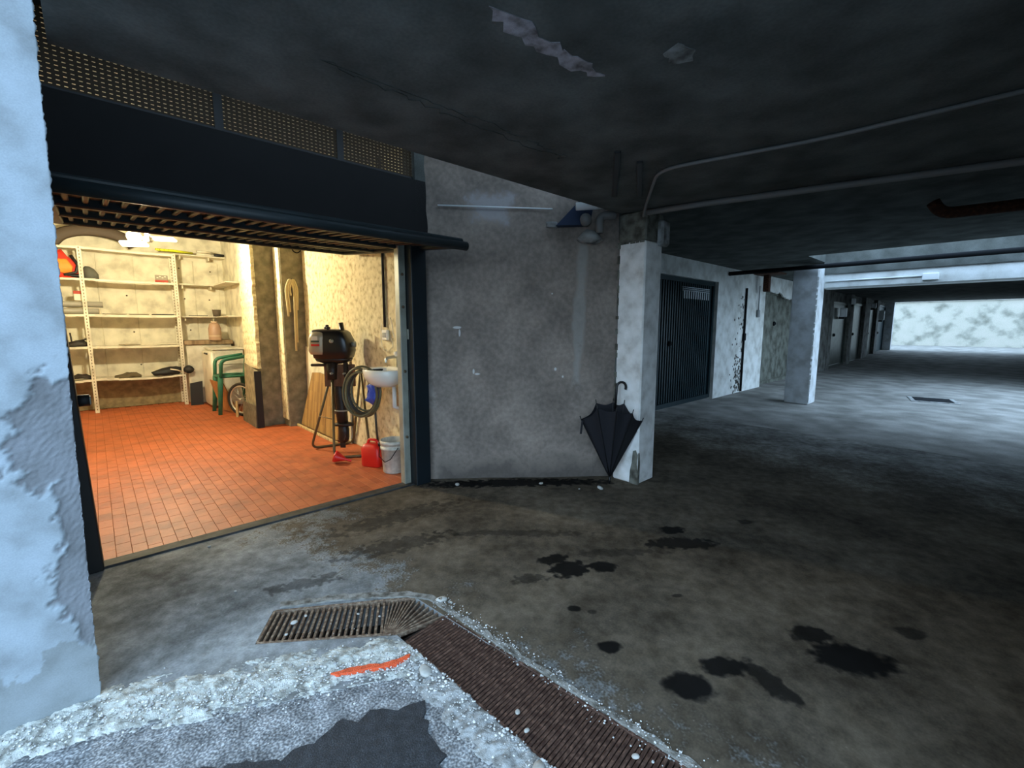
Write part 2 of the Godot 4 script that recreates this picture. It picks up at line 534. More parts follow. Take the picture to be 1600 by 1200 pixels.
func build_ground() -> void:
	# drain trench and asphalt are cut out of the concrete
	var asphalt_edge := ragged(P2([-16.0, -2.2, -0.5, -2.2, -0.38, -2.26, -0.1, -2.10, 0.26, -1.86, 0.54, -1.71, 0.84, -1.56, 0.92, -1.45]), 0.03, 0.035, 3)
	var rest := P2([0.985, -0.90, 1.14, 1.75, 1.14, 12.0, -16.0, 12.0])
	var asphalt := asphalt_edge.duplicate()
	asphalt.append_array(rest)
	var big := P2([-6.0, -3.56, 3.6, -3.56, 3.6, -3.95, 7.0, -3.95, 7.0, 1.75, -6.0, 1.75])
	var parts := Geometry2D.clip_polygons(big, P2(TRENCH))
	var st := S()
	for p in parts:
		for q in Geometry2D.clip_polygons(p, asphalt):
			if absf(area(q)) > 0.003:
				addprism(st, q, -0.25, 0.0, GROUND)
	var fm := StandardMaterial3D.new()
	fm.resource_name = "floor_concrete"
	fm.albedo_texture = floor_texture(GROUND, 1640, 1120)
	fm.roughness = 0.95
	fm.metallic_specular = 0.15
	fm.detail_enabled = true
	fm.detail_blend_mode = BaseMaterial3D.BLEND_MODE_MUL
	fm.detail_albedo = T.soft
	fm.detail_uv_layer = BaseMaterial3D.DETAIL_UV_2
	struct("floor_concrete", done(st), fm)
	# asphalt of the ramp
	var am := M("asphalt", rgb(206, 208, 210), 0.95, 0, "asphalt", 1.0, "grit", 0.3)
	st = S()
	for q in Geometry2D.clip_polygons(asphalt, P2(TRENCH)):
		if absf(area(q)) > 0.003:
			addprism(st, q, -0.25, -0.004)
	struct("floor_asphalt", done(st), am)
	# newer dark patch laid on the old asphalt
	var dark := ragged(P2([-0.35, -1.66, 0.11, -1.66, 0.34, -1.52, 0.57, -1.49, 0.69, -1.45, 0.81, -1.38, 0.775, -1.29, 0.74, -1.18, 0.72, -1.0, 0.66, 1.2]), 0.03, 0.05, 9)
	dark.append_array(P2([-0.35, 1.2]))
	var dp := mi("asphalt_patch", prism(dark, -0.02, 0.006), M("dark_asphalt", rgb(66, 70, 76), 0.8, 0, "asphalt", 1.9, "grit", 0.15))
	tag(dp, "dark smooth asphalt patch on the lighter ramp asphalt", "asphalt patch")
	# crumbled light concrete along the edge of the asphalt
	var sc := struct("floor_crumbled_edge", rubble_strip([-0.35, -2.26, -0.08, -2.19, 0.2, -2.02, 0.54, -1.86, 0.86, -1.70, 0.92, -1.62], 0.115, 0.020, 0.008, 71), M("crumbled", rgb(226, 228, 222), 0.95, 0, "dirty", 2.6, "grit", 0.2))
	# gravel strip between the grate and the dark patch
	struct("floor_gravel_edge", rubble_strip([0.93, -1.56, 0.93, -1.2, 0.95, -0.9, 1.0, -0.2], 0.085, 0.018, 0.007, 73), M("gravel_edge", rgb(190, 192, 192), 0.95, 0, "dirty", 3.3, "grit", 0.2))
	# orange paint mark
	var om := ragged(P2([0.60, -1.755, 0.70, -1.715, 0.78, -1.665, 0.90, -1.625, 0.895, -1.61, 0.80, -1.63, 0.72, -1.675, 0.62, -1.725]), 0.015, 0.014, 23)
	var o := mi("paint_mark", prism(om, 0.0, 0.021), M("orange_paint", rgb(246, 98, 52), 0.6, 0, "soft", 3.0, "grit", 0.5))
	tag(o, "bright orange spray paint streak on the concrete beside the drain", "paint mark")
	# trench body
	st = S()
	for i in [0, 1]:
		pass
	var tp := P2(TRENCH)
	var deeper := PackedVector2Array()
	for p in tp:
		deeper.append(p)
	addprism(st, deeper, -0.26, -0.14)
	struct("floor_drain_channel", done(st), M("trench", rgb(58, 54, 50), 0.95, 0, "dirty", 2.0))
	# corridor floor further on: level, then rising towards the far exit
	st = S()
	cb(st, Vector3(12.25, -0.125, -1.0), Vector3(10.5, 0.25, 9.2))
	struct("floor_corridor", done(st), M("corridor_floor", rgb(158, 156, 152), 0.95, 0, "stone", 0.3, "grit", 0.15))
	st = S()
	struct("floor_corridor_end", span(Vector3(17.5, -0.25, -5.6), Vector3(20.02, 0.0, 3.6)), M("corridor_floor", Color.WHITE))
	var far := [[20.0, 0.0], [28.2, 0.285], [46.0, 0.36]]
	var mats := [M("corridor_floor", Color.WHITE), M("corridor_floor", Color.WHITE)]
	for i in 2:
		var p0 := Vector3(far[i][0], far[i][1], -14 if i == 1 else -4)
		var p1 := Vector3(far[i + 1][0], far[i + 1][1], p0.z)
		var p2 := Vector3(p1.x, p1.y, 14 if i == 1 else 3.6)
		var p3 := Vector3(p0.x, p0.y, p2.z)
		quad(st, p0, p1, p2, p3, Vector3.UP)
		quad(st, p0 - Vector3.UP * 0.3, p1 - Vector3.UP * 0.3, p2 - Vector3.UP * 0.3, p3 - Vector3.UP * 0.3, Vector3.DOWN)
		quad(st, p0, p3, p3 - Vector3.UP * 0.3, p0 - Vector3.UP * 0.3, Vector3.LEFT)
		quad(st, p1, p2, p2 - Vector3.UP * 0.3, p1 - Vector3.UP * 0.3, Vector3.RIGHT)
		quad(st, p0, p1, p1 - Vector3.UP * 0.3, p0 - Vector3.UP * 0.3, Vector3.FORWARD)
		quad(st, p3, p2, p2 - Vector3.UP * 0.3, p3 - Vector3.UP * 0.3, Vector3.BACK)
		struct(["floor_far_ramp", "floor_far_yard"][i], done(st), mats[i])
		st = S()
	# yard outside the side opening of the corridor
	struct("floor_yard", span(Vector3(5, -0.25, 3.6), Vector3(20, 0, 9)), M("corridor_floor", Color.WHITE))

# a low bank of broken concrete along a line; its ragged edges dive under the floor
func rubble_strip(line: Array, half: float, high: float, rough: float, seed: int) -> ArrayMesh:
	var L := P2(line)
	var nz := FastNoiseLite.new()
	nz.seed = seed
	nz.frequency = 1.0
	nz.fractal_octaves = 3
	var lo := L[0]
	var hi := L[0]
	for p in L:
		lo = lo.min(p)
		hi = hi.max(p)
	lo -= Vector2.ONE * half * 1.3
	hi += Vector2.ONE * half * 1.3
	var step := 0.0075
	var nx := int((hi.x - lo.x) / step)
	var nzz := int((hi.y - lo.y) / step)
	var H := PackedFloat32Array()
	H.resize((nx + 1) * (nzz + 1))
	var trench := P2(TRENCH)
	for j in nzz + 1:
		for i in nx + 1:
			var p := lo + Vector2(i, j) * step
			var d := 9.0
			for k in L.size() - 1:
				d = min(d, p.distance_to(Geometry2D.get_closest_point_to_segment(p, L[k], L[k + 1])))
			var h := -0.05
			if d < half * 1.25:
				h = high * (1.0 - pow(d / half, 2)) * 0.5 + nz.get_noise_2d(p.x * 9.0, p.y * 9.0) * 0.012 + nz.get_noise_2d(p.x * 70.0, p.y * 70.0) * rough
				if Geometry2D.is_point_in_polygon(p, trench):
					h = -0.05
			H[j * (nx + 1) + i] = h
	var st := S(true)
	for j in nzz:
		for i in nx:
			var a := H[j * (nx + 1) + i]
			var b := H[j * (nx + 1) + i + 1]
			var c := H[(j + 1) * (nx + 1) + i + 1]
			var d := H[(j + 1) * (nx + 1) + i]
			if max(max(a, b), max(c, d)) < -0.008:
				continue
			var x := lo.x + i * step
			var z := lo.y + j * step
			quad(st, Vector3(x, max(a, -0.02), z), Vector3(x + step, max(b, -0.02), z), Vector3(x + step, max(c, -0.02), z + step), Vector3(x, max(d, -0.02), z + step), Vector3.UP)
	return done(st)

func area(p: PackedVector2Array) -> float:
	var s := 0.0
	for i in p.size():
		s += p[i].cross(p[(i + 1) % p.size()])
	return s * 0.5

func build_shell() -> void:
	var conc := M("ceiling_concrete", rgb(106, 110, 108), 0.95, 0, "stone", 0.45, "lump", 0.12)
	var dark := conc
	# low slab over the entrance; its unseen edge above the ramp is shaped to steer daylight
	struct("ceiling_low", prism(P2([-0.03, -2.35, 3.48, -2.35, 4.12, 0.1, 4.85, 3.0, 0.45, 3.0, 0.45, -0.6, 0.9, -1.08, -0.03, -2.02]), 2.43, 2.9), conc)
	# slab over garage and recess
	struct("ceiling_garage", span(Vector3(-4, 3.15, -11.2), Vector3(3.6, 3.35, -2.30)), M("garage_ceiling", rgb(196, 190, 180), 0.9, 0, "soft", 0.5))
	# slab over the corridor
	struct("ceiling_corridor", prism(P2([3.3, -3.9, 10.2, -3.9, 10.2, -2.28, 8.9, -2.28, 8.9, 3.6, 5.0, 3.6, 4.85, 3.0, 4.12, 0.1, 3.48, -2.3]), 2.62, 2.85), dark)
	struct("ceiling_corridor_strip", span(Vector3(10.0, 2.62, -2.3), Vector3(10.36, 2.85, 1.0)), dark)
	struct("ceiling_corridor_far", prism(P2([10.2, -3.9, 29.0, -3.9, 29.0, 3.6, 15.4, 3.6, 15.4, 0.65, 15.4, -1.2, 10.7, -1.2, 10.7, 0.65, 10.2, 0.65]), 2.62, 2.85), dark)
	# pillar wall on the left: its face looks at the ramp, broken plaster along the edge
	struct("wall_left", pillar_mesh(), pillar_mat())
	struct("wall_left_core", span(Vector3(-4.0, -0.05, -3.56), Vector3(-0.16, 3.2, -2.31)), M("reveal_plaster", rgb(158, 169, 177), 0.92, 0, "soft", 1.1))
	# unseen walls by the ramp: the first is added to darken the right-hand floor
	struct("wall_added_blocker", span(Vector3(1.38, -0.2, 0.2), Vector3(1.6, 2.5, 3.2)), M("ramp_wall", rgb(170, 172, 170), 0.9, 0, "blotch", 0.5))
	struct("wall_behind", span(Vector3(1.5, -0.05, 3.0), Vector3(8.0, 3.4, 3.25)), M("ramp_wall", Color.WHITE))
	# short diagonal wall between garage and column
	struct("wall_diagonal", diagonal_mesh(), diagonal_mat())
	struct("wall_recess", span(Vector3(2.15, 2.2, -3.75), Vector3(3.6, 3.16, -3.55)), dark)
	struct("wall_behind_column", span(Vector3(3.6, -0.05, -3.95), Vector3(3.75, 3.2, -2.405)), dark)
	# columns
	var c := thing("concrete_column", "white painted column with chipped base beside the leaning umbrella", "column", Vector3(3.69, 0, -2.265))
	mi("shaft", box(Vector3(0, 1.095, 0), Vector3(0.28, 2.19, 0.27), 0.012), M("column_paint", rgb(242, 242, 240), 0.7, 0, "soft", 1.2, "lump", 0.15), c)
	mi("bare_top", box(Vector3(0, 2.315, 0), Vector3(0.286, 0.25, 0.276), 0.01), M("bare_concrete", rgb(128, 128, 118), 0.9, 0, "dirty", 1.3, "lump", 0.4), c)
	mi("haunch", box(Vector3(0.11, 2.27, 0.155), Vector3(0.14, 0.22, 0.07), 0.02), M("bare_grey", rgb(170, 172, 172), 0.9, 0, "dirty", 1.3), c)
	var rng2 := RandomNumberGenerator.new()
	rng2.seed = 4
	var base_patch := slab([0.0, 0.0, 0.085, 0.0, 0.088, 0.11, 0.075, 0.19, 0.082, 0.28, 0.06, 0.325, 0.03, 0.31, 0.022, 0.2, 0.005, 0.12], Vector3(-0.141, 0, 0.05), Vector3(0, 0, 1), Vector3.UP, -0.002)
	mi("bare_patch", base_patch, M("bare_concrete", Color.WHITE), c)
	mi("bare_patch", slab([0.0, 0.0, 0.03, 0.0, 0.032, 0.2, 0.02, 0.30, 0.0, 0.30], Vector3(-0.141, 0, 0.1365), Vector3(1, 0, 0), Vector3.UP, 0.002), M("bare_concrete", Color.WHITE), c)
	var chips := S()
	for i in 14:
		var y := 0.5 + i * 0.125 + rng2.randf() * 0.06
		cb(chips, Vector3(-0.1405, y, -0.135 + rng2.randf() * 0.006), Vector3(0.004, 0.02 + rng2.randf() * 0.07, 0.014 + rng2.randf() * 0.02))
	for i in 5:
		cb(chips, Vector3(-0.1405, 2.183, -0.11 + i * 0.05 + rng2.randf() * 0.02), Vector3(0.004, 0.012 + rng2.randf() * 0.014, 0.03 + rng2.randf() * 0.02))
	mi("paint_chips", done(chips), M("bare_concrete", Color.WHITE), c).set_meta("kind", "stuff")
	c = thing("concrete_column", "grey column standing free in the corridor near the far beam", "column", Vector3(9.83, 0, -2.475))
	mi("shaft", box(Vector3(0, 1.27, 0), Vector3(0.43, 2.54, 0.41), 0.02), M("column_grey", rgb(214, 218, 222), 0.75, 0, "soft", 0.8, "lump", 0.3), c)
	var st := S()
	for i in 22:
		var y := 0.1 + i * 0.105
		cb(st, Vector3(-0.212, y, 0.203), Vector3(0.01 + rng2.randf() * 0.012, 0.04 + rng2.randf() * 0.06, 0.01 + rng2.randf() * 0.012))
	mi("chipped_edge", done(st), M("chip_white", rgb(238, 240, 240), 0.9), c).set_meta("kind", "stuff")

func pillar_mat() -> StandardMaterial3D:
	var m := M("pillar_plaster", Color.WHITE, 0.92, 0, "soft", 1.1, "grit", 0.04)
	m.vertex_color_use_as_albedo = true
	return m

# how deep the plaster is broken away at x (left of the edge), y
func broken(x: float, y: float, nz: FastNoiseLite) -> float:
	var d := -0.1 - x
	var v := -0.6
	for s in [[1.04, 0.24, 0.19], [0.80, 0.16, 0.08], [0.64, 0.16, 0.07], [0.50, 0.2, 0.11], [0.34, 0.12, 0.06]]:
		v = max(v, 1.0 - sqrt(pow((y - s[0]) / s[1], 2) + pow(d / s[2], 2)))
	v += nz.get_noise_2d(x * 60.0, y * 60.0) * 0.45 + nz.get_noise_2d(x * 200.0, y * 200.0) * 0.15
	return clampf(v * 7.0, 0.0, 1.0)

func pillar_mesh() -> ArrayMesh:
	var nz := FastNoiseLite.new()
	nz.seed = 31
	nz.frequency = 0.2
	nz.fractal_octaves = 4
	var nx := 74
	var ny := 400
	var st := S(true)
	var P: Array = []
	for j in ny + 1:
		for i in nx + 1:
			var x := -0.1 - 0.52 * pow(float(nx - i) / nx, 1.15)
			var y := -0.03 + 3.0 * j / ny
			var b := broken(x, y, nz)
			var lump := nz.get_noise_2d(x * 25.0, y * 25.0) * 0.0012 + nz.get_noise_2d(x * 300.0, y * 300.0) * (0.0003 + 0.004 * b)
			var z := -2.28 + lump - b * 0.009
			if i == nx:
				x += nz.get_noise_2d(3.0, y * 90.0) * 0.007 + nz.get_noise_2d(9.0, y * 320.0) * 0.004 - b * 0.004
			var grime := nz.get_noise_2d(x * 30.0 + 90.0, y * 18.0)
			var col := Color(0.35, 0.41, 0.46).lerp(Color(0.20, 0.215, 0.235), b)
			if y < 0.22 + grime * 0.12:
				col = col.lerp(Color(0.22, 0.24, 0.24), 0.6)
			P.append([Vector3(x + 0.019 * y, y, z), col])
	for j in ny:
		for i in nx:
			var q := [P[j * (nx + 1) + i], P[j * (nx + 1) + i + 1], P[(j + 1) * (nx + 1) + i + 1], P[(j + 1) * (nx + 1) + i]]
			for k in [0, 2, 1, 0, 3, 2]:
				st.set_color(q[k][1])
				st.add_vertex(q[k][0])
	# sides: the edge, the plain part further left, the bottom
	var c0 := Color(0.35, 0.41, 0.46)
	for j in ny:
		var a: Vector3 = P[j * (nx + 1) + nx][0]
		var b: Vector3 = P[(j + 1) * (nx + 1) + nx][0]
		st.set_color(c0)
		quad(st, a, b, Vector3(-0.15, b.y, -2.4), Vector3(-0.15, a.y, -2.4), Vector3.RIGHT)
	st.set_color(Color(0.35, 0.41, 0.46))
	quad(st, Vector3(-0.61, -0.03, -2.279), Vector3(-4, -0.03, -2.279), Vector3(-4, 3.2, -2.279), Vector3(-0.61, 3.2, -2.279), Vector3.BACK)
	quad(st, Vector3(-0.1, 2.97, -2.279), Vector3(-4, 2.97, -2.279), Vector3(-4, 2.97, -2.33), Vector3(-0.1, 2.97, -2.33), Vector3.UP)
	return done(st)

const W0 := Vector3(2.2, 0, -3.6)
const W1 := Vector3(3.62, 0, -2.42)

func diagonal_mesh() -> ArrayMesh:
	var d := (W1 - W0).normalized()
	var n := Vector3(d.z, 0, -d.x) * -1.0
	var L := W0.distance_to(W1)
	var st := S(true)
	var nz := FastNoiseLite.new()
	nz.seed = 8
	nz.frequency = 1.2
	nz.fractal_octaves = 4
	var nx := 60
	var ny := 90
	var H := 3.16
	var g := func(i: int, j: int) -> Vector3:
		var s := L * i / nx
		var y := H * j / ny - 0.03
		return W0 + d * s + Vector3.UP * y + n * (nz.get_noise_2d(s, y) * 0.02 + nz.get_noise_2d(s * 6.0, y * 6.0) * 0.003)
	for i in nx:
		for j in ny:
			var q := [[i, j], [i, j + 1], [i + 1, j + 1], [i, j], [i + 1, j + 1], [i + 1, j]]
			var v: Array = []
			for k in q:
				v.append(g.call(k[0], k[1]))
			var order := [0, 1, 2, 3, 4, 5]
			if (v[0] - v[2]).cross(v[0] - v[1]).dot(n) < 0.0:
				order = [0, 2, 1, 3, 5, 4]
			for k in order:
				st.set_uv(Vector2(float(q[k][0]) / nx, 1.0 - float(q[k][1]) / ny))
				st.add_vertex(v[k])
	var a := W0 - n * 0.14 - Vector3.UP * 0.03
	var b := W1 - n * 0.14 - Vector3.UP * 0.03
	var U := Vector3.UP * H
	st.set_uv(Vector2(0.02, 0.5))
	quad(st, a, b, b + U, a + U, -n)
	quad(st, W0, a, a + U, W0 + U, -d)
	quad(st, W1, b, b + U, W1 + U, d)
	return done(st)

# render of the wall: trowelled patches, a filled chase, dirt at the foot; drawn in (s, y)
func diagonal_mat() -> StandardMaterial3D:
	var w := 640
	var h := 1100
	var L := W0.distance_to(W1)
	var n := FastNoiseLite.new()
	n.seed = 51
	n.frequency = 0.006
	n.fractal_octaves = 6
	var a := n.get_image(w, h)
	a.convert(Image.FORMAT_L8)
	var da := a.get_data()
	n.seed = 52
	n.frequency = 0.05
	a = n.get_image(w, h)
	a.convert(Image.FORMAT_L8)
	var db := a.get_data()
	n.frequency = 0.02
	n.seed = 53
	var out := PackedByteArray()
	out.resize(w * h * 3)
	for py in h:
		var y := 3.13 - 3.16 * (py + 0.5) / h
		for px in w:
			var s := L * (px + 0.5) / w
			var i := py * w + px
			var v := 0.47 + 0.14 * (da[i] / 255.0 - 0.5) + 0.10 * (db[i] / 255.0 - 0.5)
			var c := Color(v * 1.10, v * 1.01, v * 0.93)
			var wob := (da[i] / 255.0 - 0.5) * 0.22 + (db[i] / 255.0 - 0.5) * 0.08
			# whitewashed patch near the top
			var pk := clampf((0.24 - absf(s - 0.64) - wob) * 14.0, 0.0, 1.0) * clampf((0.15 - absf(y - 2.47) - wob * 0.6) * 20.0, 0.0, 1.0)
			c = c.lerp(Color(0.66, 0.65, 0.66), 0.7 * pk)
			# filled vertical chase
			var ck := clampf((0.058 - absf(s - 1.49 + (2.2 - y) * 0.035) - wob * 0.35) * 40.0, 0.0, 1.0) * clampf((y - 0.7 + wob * 4.0) * 2.0, 0.0, 1.0) * clampf((2.25 - y) * 12.0, 0.0, 1.0)
			c = c.lerp(Color(0.62, 0.62, 0.6), 0.55 * ck)
			# chalky patch beside the garage frame and spots of filler
			var bk := clampf((0.13 + wob * 0.8 - s) * 20.0, 0.0, 1.0) * clampf((y - 0.62 - wob) * 12.0, 0.0, 1.0) * clampf((0.98 + wob - y) * 12.0, 0.0, 1.0)
			c = c.lerp(Color(0.64, 0.62, 0.59), 0.5 * bk)
			for p in [[0.33, 1.44, 0.035, 0.012], [0.355, 1.39, 0.008, 0.03], [0.48, 1.03, 0.012, 0.03], [0.51, 1.01, 0.03, 0.012], [1.25, 1.05, 0.017, 0.02], [1.32, 0.98, 0.012, 0.016], [1.21, 1.75, 0.008, 0.008]]:
				if absf(s - p[0]) < p[2] * 2.0 and absf(y - p[1]) < p[3] * 2.0:
					var e := Vector2((s - p[0]) / p[2], (y - p[1]) / p[3]).length() + wob * 4.0
					c = c.lerp(Color(0.84, 0.84, 0.83), 0.8 * clampf((1.1 - e) * 3.0, 0.0, 1.0))
			# rising damp and dirt with a ragged upper line
			var damp := clampf((0.2 + wob * 1.3 - y) * 9.0, 0.0, 1.0) * clampf((s - 0.12 + wob) * 10.0, 0.0, 1.0)
			c = c.lerp(Color(0.24, 0.225, 0.21), 0.55 * damp)
			out[i * 3] = clampi(int(c.r * 255), 0, 255)
			out[i * 3 + 1] = clampi(int(c.g * 255), 0, 255)
			out[i * 3 + 2] = clampi(int(c.b * 255), 0, 255)
	var m := StandardMaterial3D.new()
	m.resource_name = "diagonal_render"
	m.albedo_texture = ImageTexture.create_from_image(Image.create_from_data(w, h, false, Image.FORMAT_RGB8, out))
	m.roughness = 0.92
	return m

# ------------------------------------------------------------------ corridor
func build_corridor() -> void:
	var white := M("corridor_white", rgb(232, 234, 232), 0.85, 0, "soft", 0.7, "lump", 0.25)
	var grimy := M("corridor_grimy", rgb(120, 122, 118), 0.85, 0, "dirty", 0.4)
	var Z := -3.8
	# wall pieces between the doors, and the wall above them
	struct("wall_corridor", span(Vector3(3.55, -0.05, Z - 0.2), Vector3(6.45, 3.2, Z)), white)
	struct("wall_corridor_pier", span(Vector3(9.05, -0.05, Z - 0.2), Vector3(11.68, 2.7, Z)), white)
	struct("wall_corridor_lintel", span(Vector3(6.45, 2.31, Z - 0.2), Vector3(9.05, 2.7, Z)), white)
	struct("wall_corridor_lintel_peeling", span(Vector3(11.68, 2.30, Z - 0.2), Vector3(14.6, 2.7, Z)), white)
	struct("wall_corridor_middle", span(Vector3(14.6, -0.05, Z - 0.2), Vector3(17.9, 2.7, Z)), grimy)
	struct("wall_corridor_far", span(Vector3(17.9, -0.05, Z - 0.3), Vector3(29.0, 3.2, Z - 0.12)), grimy)
	for i in 4:
		struct("wall_corridor_rib", span(Vector3([17.7, 20.6, 23.3, 26.0][i], -0.05, Z - 0.15), Vector3([18.1, 21.2, 24.4, 26.5][i], 2.8, Z + 0.02)), grimy)
	# garage doors seen along the wall
	corridor_door(6.45, 9.05, 2.31, M("teal_door", rgb(14, 44, 52), 0.38, 0.25, "soft", 0.8), true, 1)
	corridor_door(11.68, 14.6, 2.30, M("sage_door", rgb(128, 132, 122), 0.55, 0.1, "dirty", 0.5), false, 2)
	corridor_door(18.1, 20.6, 2.3, M("green_door", rgb(66, 76, 70), 0.35, 0.3, "dirty", 0.6), false, 3)
	corridor_door(21.2, 23.3, 2.35, M("green_door", Color.WHITE), false, 4)
	corridor_door(24.4, 26.0, 2.4, M("green_door", Color.WHITE), false, 5)
	corridor_door(26.5, 28.8, 2.45, M("teal_far", rgb(40, 60, 66), 0.45, 0.2, "soft", 0.6), false, 6)
	# ragged fallen plaster over the second door
	var rag := ragged(P2([0.0, 0.0, 0.5, -0.05, 0.9, -0.02, 1.3, -0.13, 1.7, -0.16, 2.1, -0.06, 2.6, -0.1, 2.9, 0.0]), 0.06, 0.05, 77)
	rag.append_array(P2([2.9, 0.32, 0.0, 0.32]))
	var pts: Array = []
	for p in rag:
		pts.append_array([p.x, p.y])
	mi("peeling_plaster", slab(pts, Vector3(11.7, 2.3, Z + 0.002), Vector3.RIGHT, Vector3.UP, 0.035), M("corridor_white", Color.WHITE)).set_meta("kind", "structure")
	# flaked paint on the white pier
	var flakes := S()
	var r2 := RandomNumberGenerator.new()
	r2.seed = 12
	for i in 150:
		var y := absf(r2.randfn(0.0, 0.42)) + 0.03
		if i % 5 == 0:
			y = r2.randf_range(0.9, 2.1)
		var x := 10.42 - absf(r2.randfn(0.0, 0.22))
		if y > 1.0 and i % 5 != 0 or x < 9.75:
			continue
		var k := r2.randf_range(0.012, 0.05)
		cb(flakes, Vector3(x, y, Z + 0.001), Vector3(k, k * r2.randf_range(0.6, 2.0), 0.004), 0.0, Basis(Vector3.BACK, r2.randf() * 3.0))
	var pier := get_node("wall_corridor_pier")
	mi("paint_flakes", done(flakes), M("flake", rgb(92, 90, 86), 0.95), pier).set_meta("kind", "stuff")
	# cast conduit down the pier
	var o := thing("wall_conduit", "dark vertical conduit with a small junction on the white corridor pier", "conduit", Vector3(10.45, 0.02, Z))
	mi("pipe", tube([Vector3(0, 0, 0.025), Vector3(0, 2.25, 0.025)], 0.022), M("dark_pipe", rgb(34, 36, 38), 0.95), o)
	mi("junction_box", box(Vector3(0, 1.2, 0.03), Vector3(0.09, 0.16, 0.05), 0.01), M("dark_pipe", Color.WHITE), o)
	o = thing("wall_switch", "small grey switch hanging from a thin cable on the white pier", "switch", Vector3(11.2, 1.74, Z))
	mi("switch_box", box(Vector3(0, 0, 0.03), Vector3(0.11, 0.17, 0.05), 0.015), M("grey_plastic", rgb(130, 134, 136), 0.5), o)
	mi("cable", tube([Vector3(0, 0.08, 0.03), Vector3(0.01, 0.35, 0.025), Vector3(-0.005, 0.62, 0.03)], 0.012, 6), M("grey_plastic", Color.WHITE), o)
	o = thing("timber_bracket", "brown rusty bracket post under the corridor ceiling above the switch", "bracket", Vector3(11.1, 2.26, Z + 0.2))
	mi("post", box(Vector3(0, 0.17, 0), Vector3(0.13, 0.42, 0.12), 0.01), M("rusty_wood", rgb(116, 72, 42), 0.85, 0, "rust", 1.5), o)
	mi("head_board", box(Vector3(0, 0.35, 0.05), Vector3(0.55, 0.05, 0.5), 0.01), M("rusty_wood", Color.WHITE), o)
	# cross beam after the column, with a cable box, and the dark pipe in front of it
	var beam := struct("ceiling_beam", span(Vector3(10.0, 2.14, -2.3), Vector3(10.35, 2.64, 0.65), 0.02), M("beam_white", rgb(220, 224, 224), 0.85, 0, "soft", 0.6, "lump", 0.3))
	mi("ledge", span(Vector3(9.965, 2.40, -2.27), Vector3(10.01, 2.62, 0.65)), M("ceiling_concrete", Color.WHITE), beam)
	o = thing("cable_box", "small flat junction box on the pale cross beam", "junction box", Vector3(9.985, 2.25, -0.82))
	mi("box", box(Vector3.ZERO, Vector3(0.04, 0.11, 0.2), 0.008), M("box_white", rgb(222, 226, 226), 0.5), o)
	mi("conduit", tube([Vector3(0, 0.02, -0.1), Vector3(0, 0.02, -1.42)], 0.012, 6), M("box_white", Color.WHITE), o)
	o = mi("ceiling_pipe", tube([Vector3(9.5, 2.50, -3.79), Vector3(9.5, 2.50, 0.65)], 0.04, 10), M("dark_pipe", Color.WHITE))
	tag(o, "dark pipe crossing the corridor just under the ceiling by the free column", "pipe")
	# roof edge and outer wall at the far exit
	struct("trim_1", span(Vector3(28.6, 2.72, -3.9), Vector3(29.0, 3.4, 3.6)), M("ceiling_concrete", Color.WHITE))
	struct("wall_exit_jamb", span(Vector3(28.8, -0.05, -4.2), Vector3(29.05, 3.2, -3.55)), M("column_grey", Color.WHITE))
	struct("wall_yard_far", span(Vector3(36.0, -0.05, -14), Vector3(36.4, 2.88, 14)), M("yard_wall", rgb(182, 178, 168), 0.95, 0, "yard", 0.16))
	struct("wall_yard_coping", span(Vector3(35.9, 2.88, -14), Vector3(36.5, 2.97, 14), 0.02), M("column_paint", Color.WHITE))
	# right-hand corridor wall, open to a yard between two stretches (out of frame)
	struct("wall_right", span(Vector3(4.6, -0.05, 0.8), Vector3(8.8, 2.85, 1.0)), grimy)
	struct("wall_right_far", span(Vector3(15.4, -0.05, 1.25), Vector3(29.0, 3.0, 1.5)), grimy)
	struct("wall_yard_side", span(Vector3(5, -0.05, 9.0), Vector3(20, 1.2, 9.3)), M("ramp_wall", Color.WHITE))
	# boxes and lamps off along the far wall
	for d in [[19.45, 1.94, 0.32], [20.7, 2.36, 0.22], [24.85, 2.34, 0.22], [27.1, 1.96, 0.45]]:
		o = thing("meter_box", ["narrow white box on the far corridor wall between green doors", "small white box high on the wall above the far doors", "small pale box high beside the far exit doors", "tallest white box on the wall next to the far exit"][[19.45, 20.7, 24.85, 27.1].find(d[0])], "wall box", Vector3(d[0], d[1], Z - 0.1))
		mi("housing", box(Vector3(0, 0, 0.14), Vector3(0.12, d[2], 0.2), 0.02), M("box_white", Color.WHITE), o)
		mi("bracket", box(Vector3(0, -d[2] * 0.5 - 0.03, 0.09), Vector3(0.05, 0.08, 0.16)), M("dark_pipe", Color.WHITE), o)
	# manhole cover on the corridor floor
	o = thing("manhole_cover", "flat square manhole cover on the brightest stretch of corridor floor", "manhole cover", Vector3(12.0, 0, -0.75), 0.2)
	mi("frame", box(Vector3(0, 0.006, 0), Vector3(0.7, 0.016, 0.7), 0.004), M("bare_grey", Color.WHITE), o)
	mi("lid", box(Vector3(0, 0.012, 0), Vector3(0.56, 0.014, 0.56), 0.004), M("dark_pipe", Color.WHITE), o)

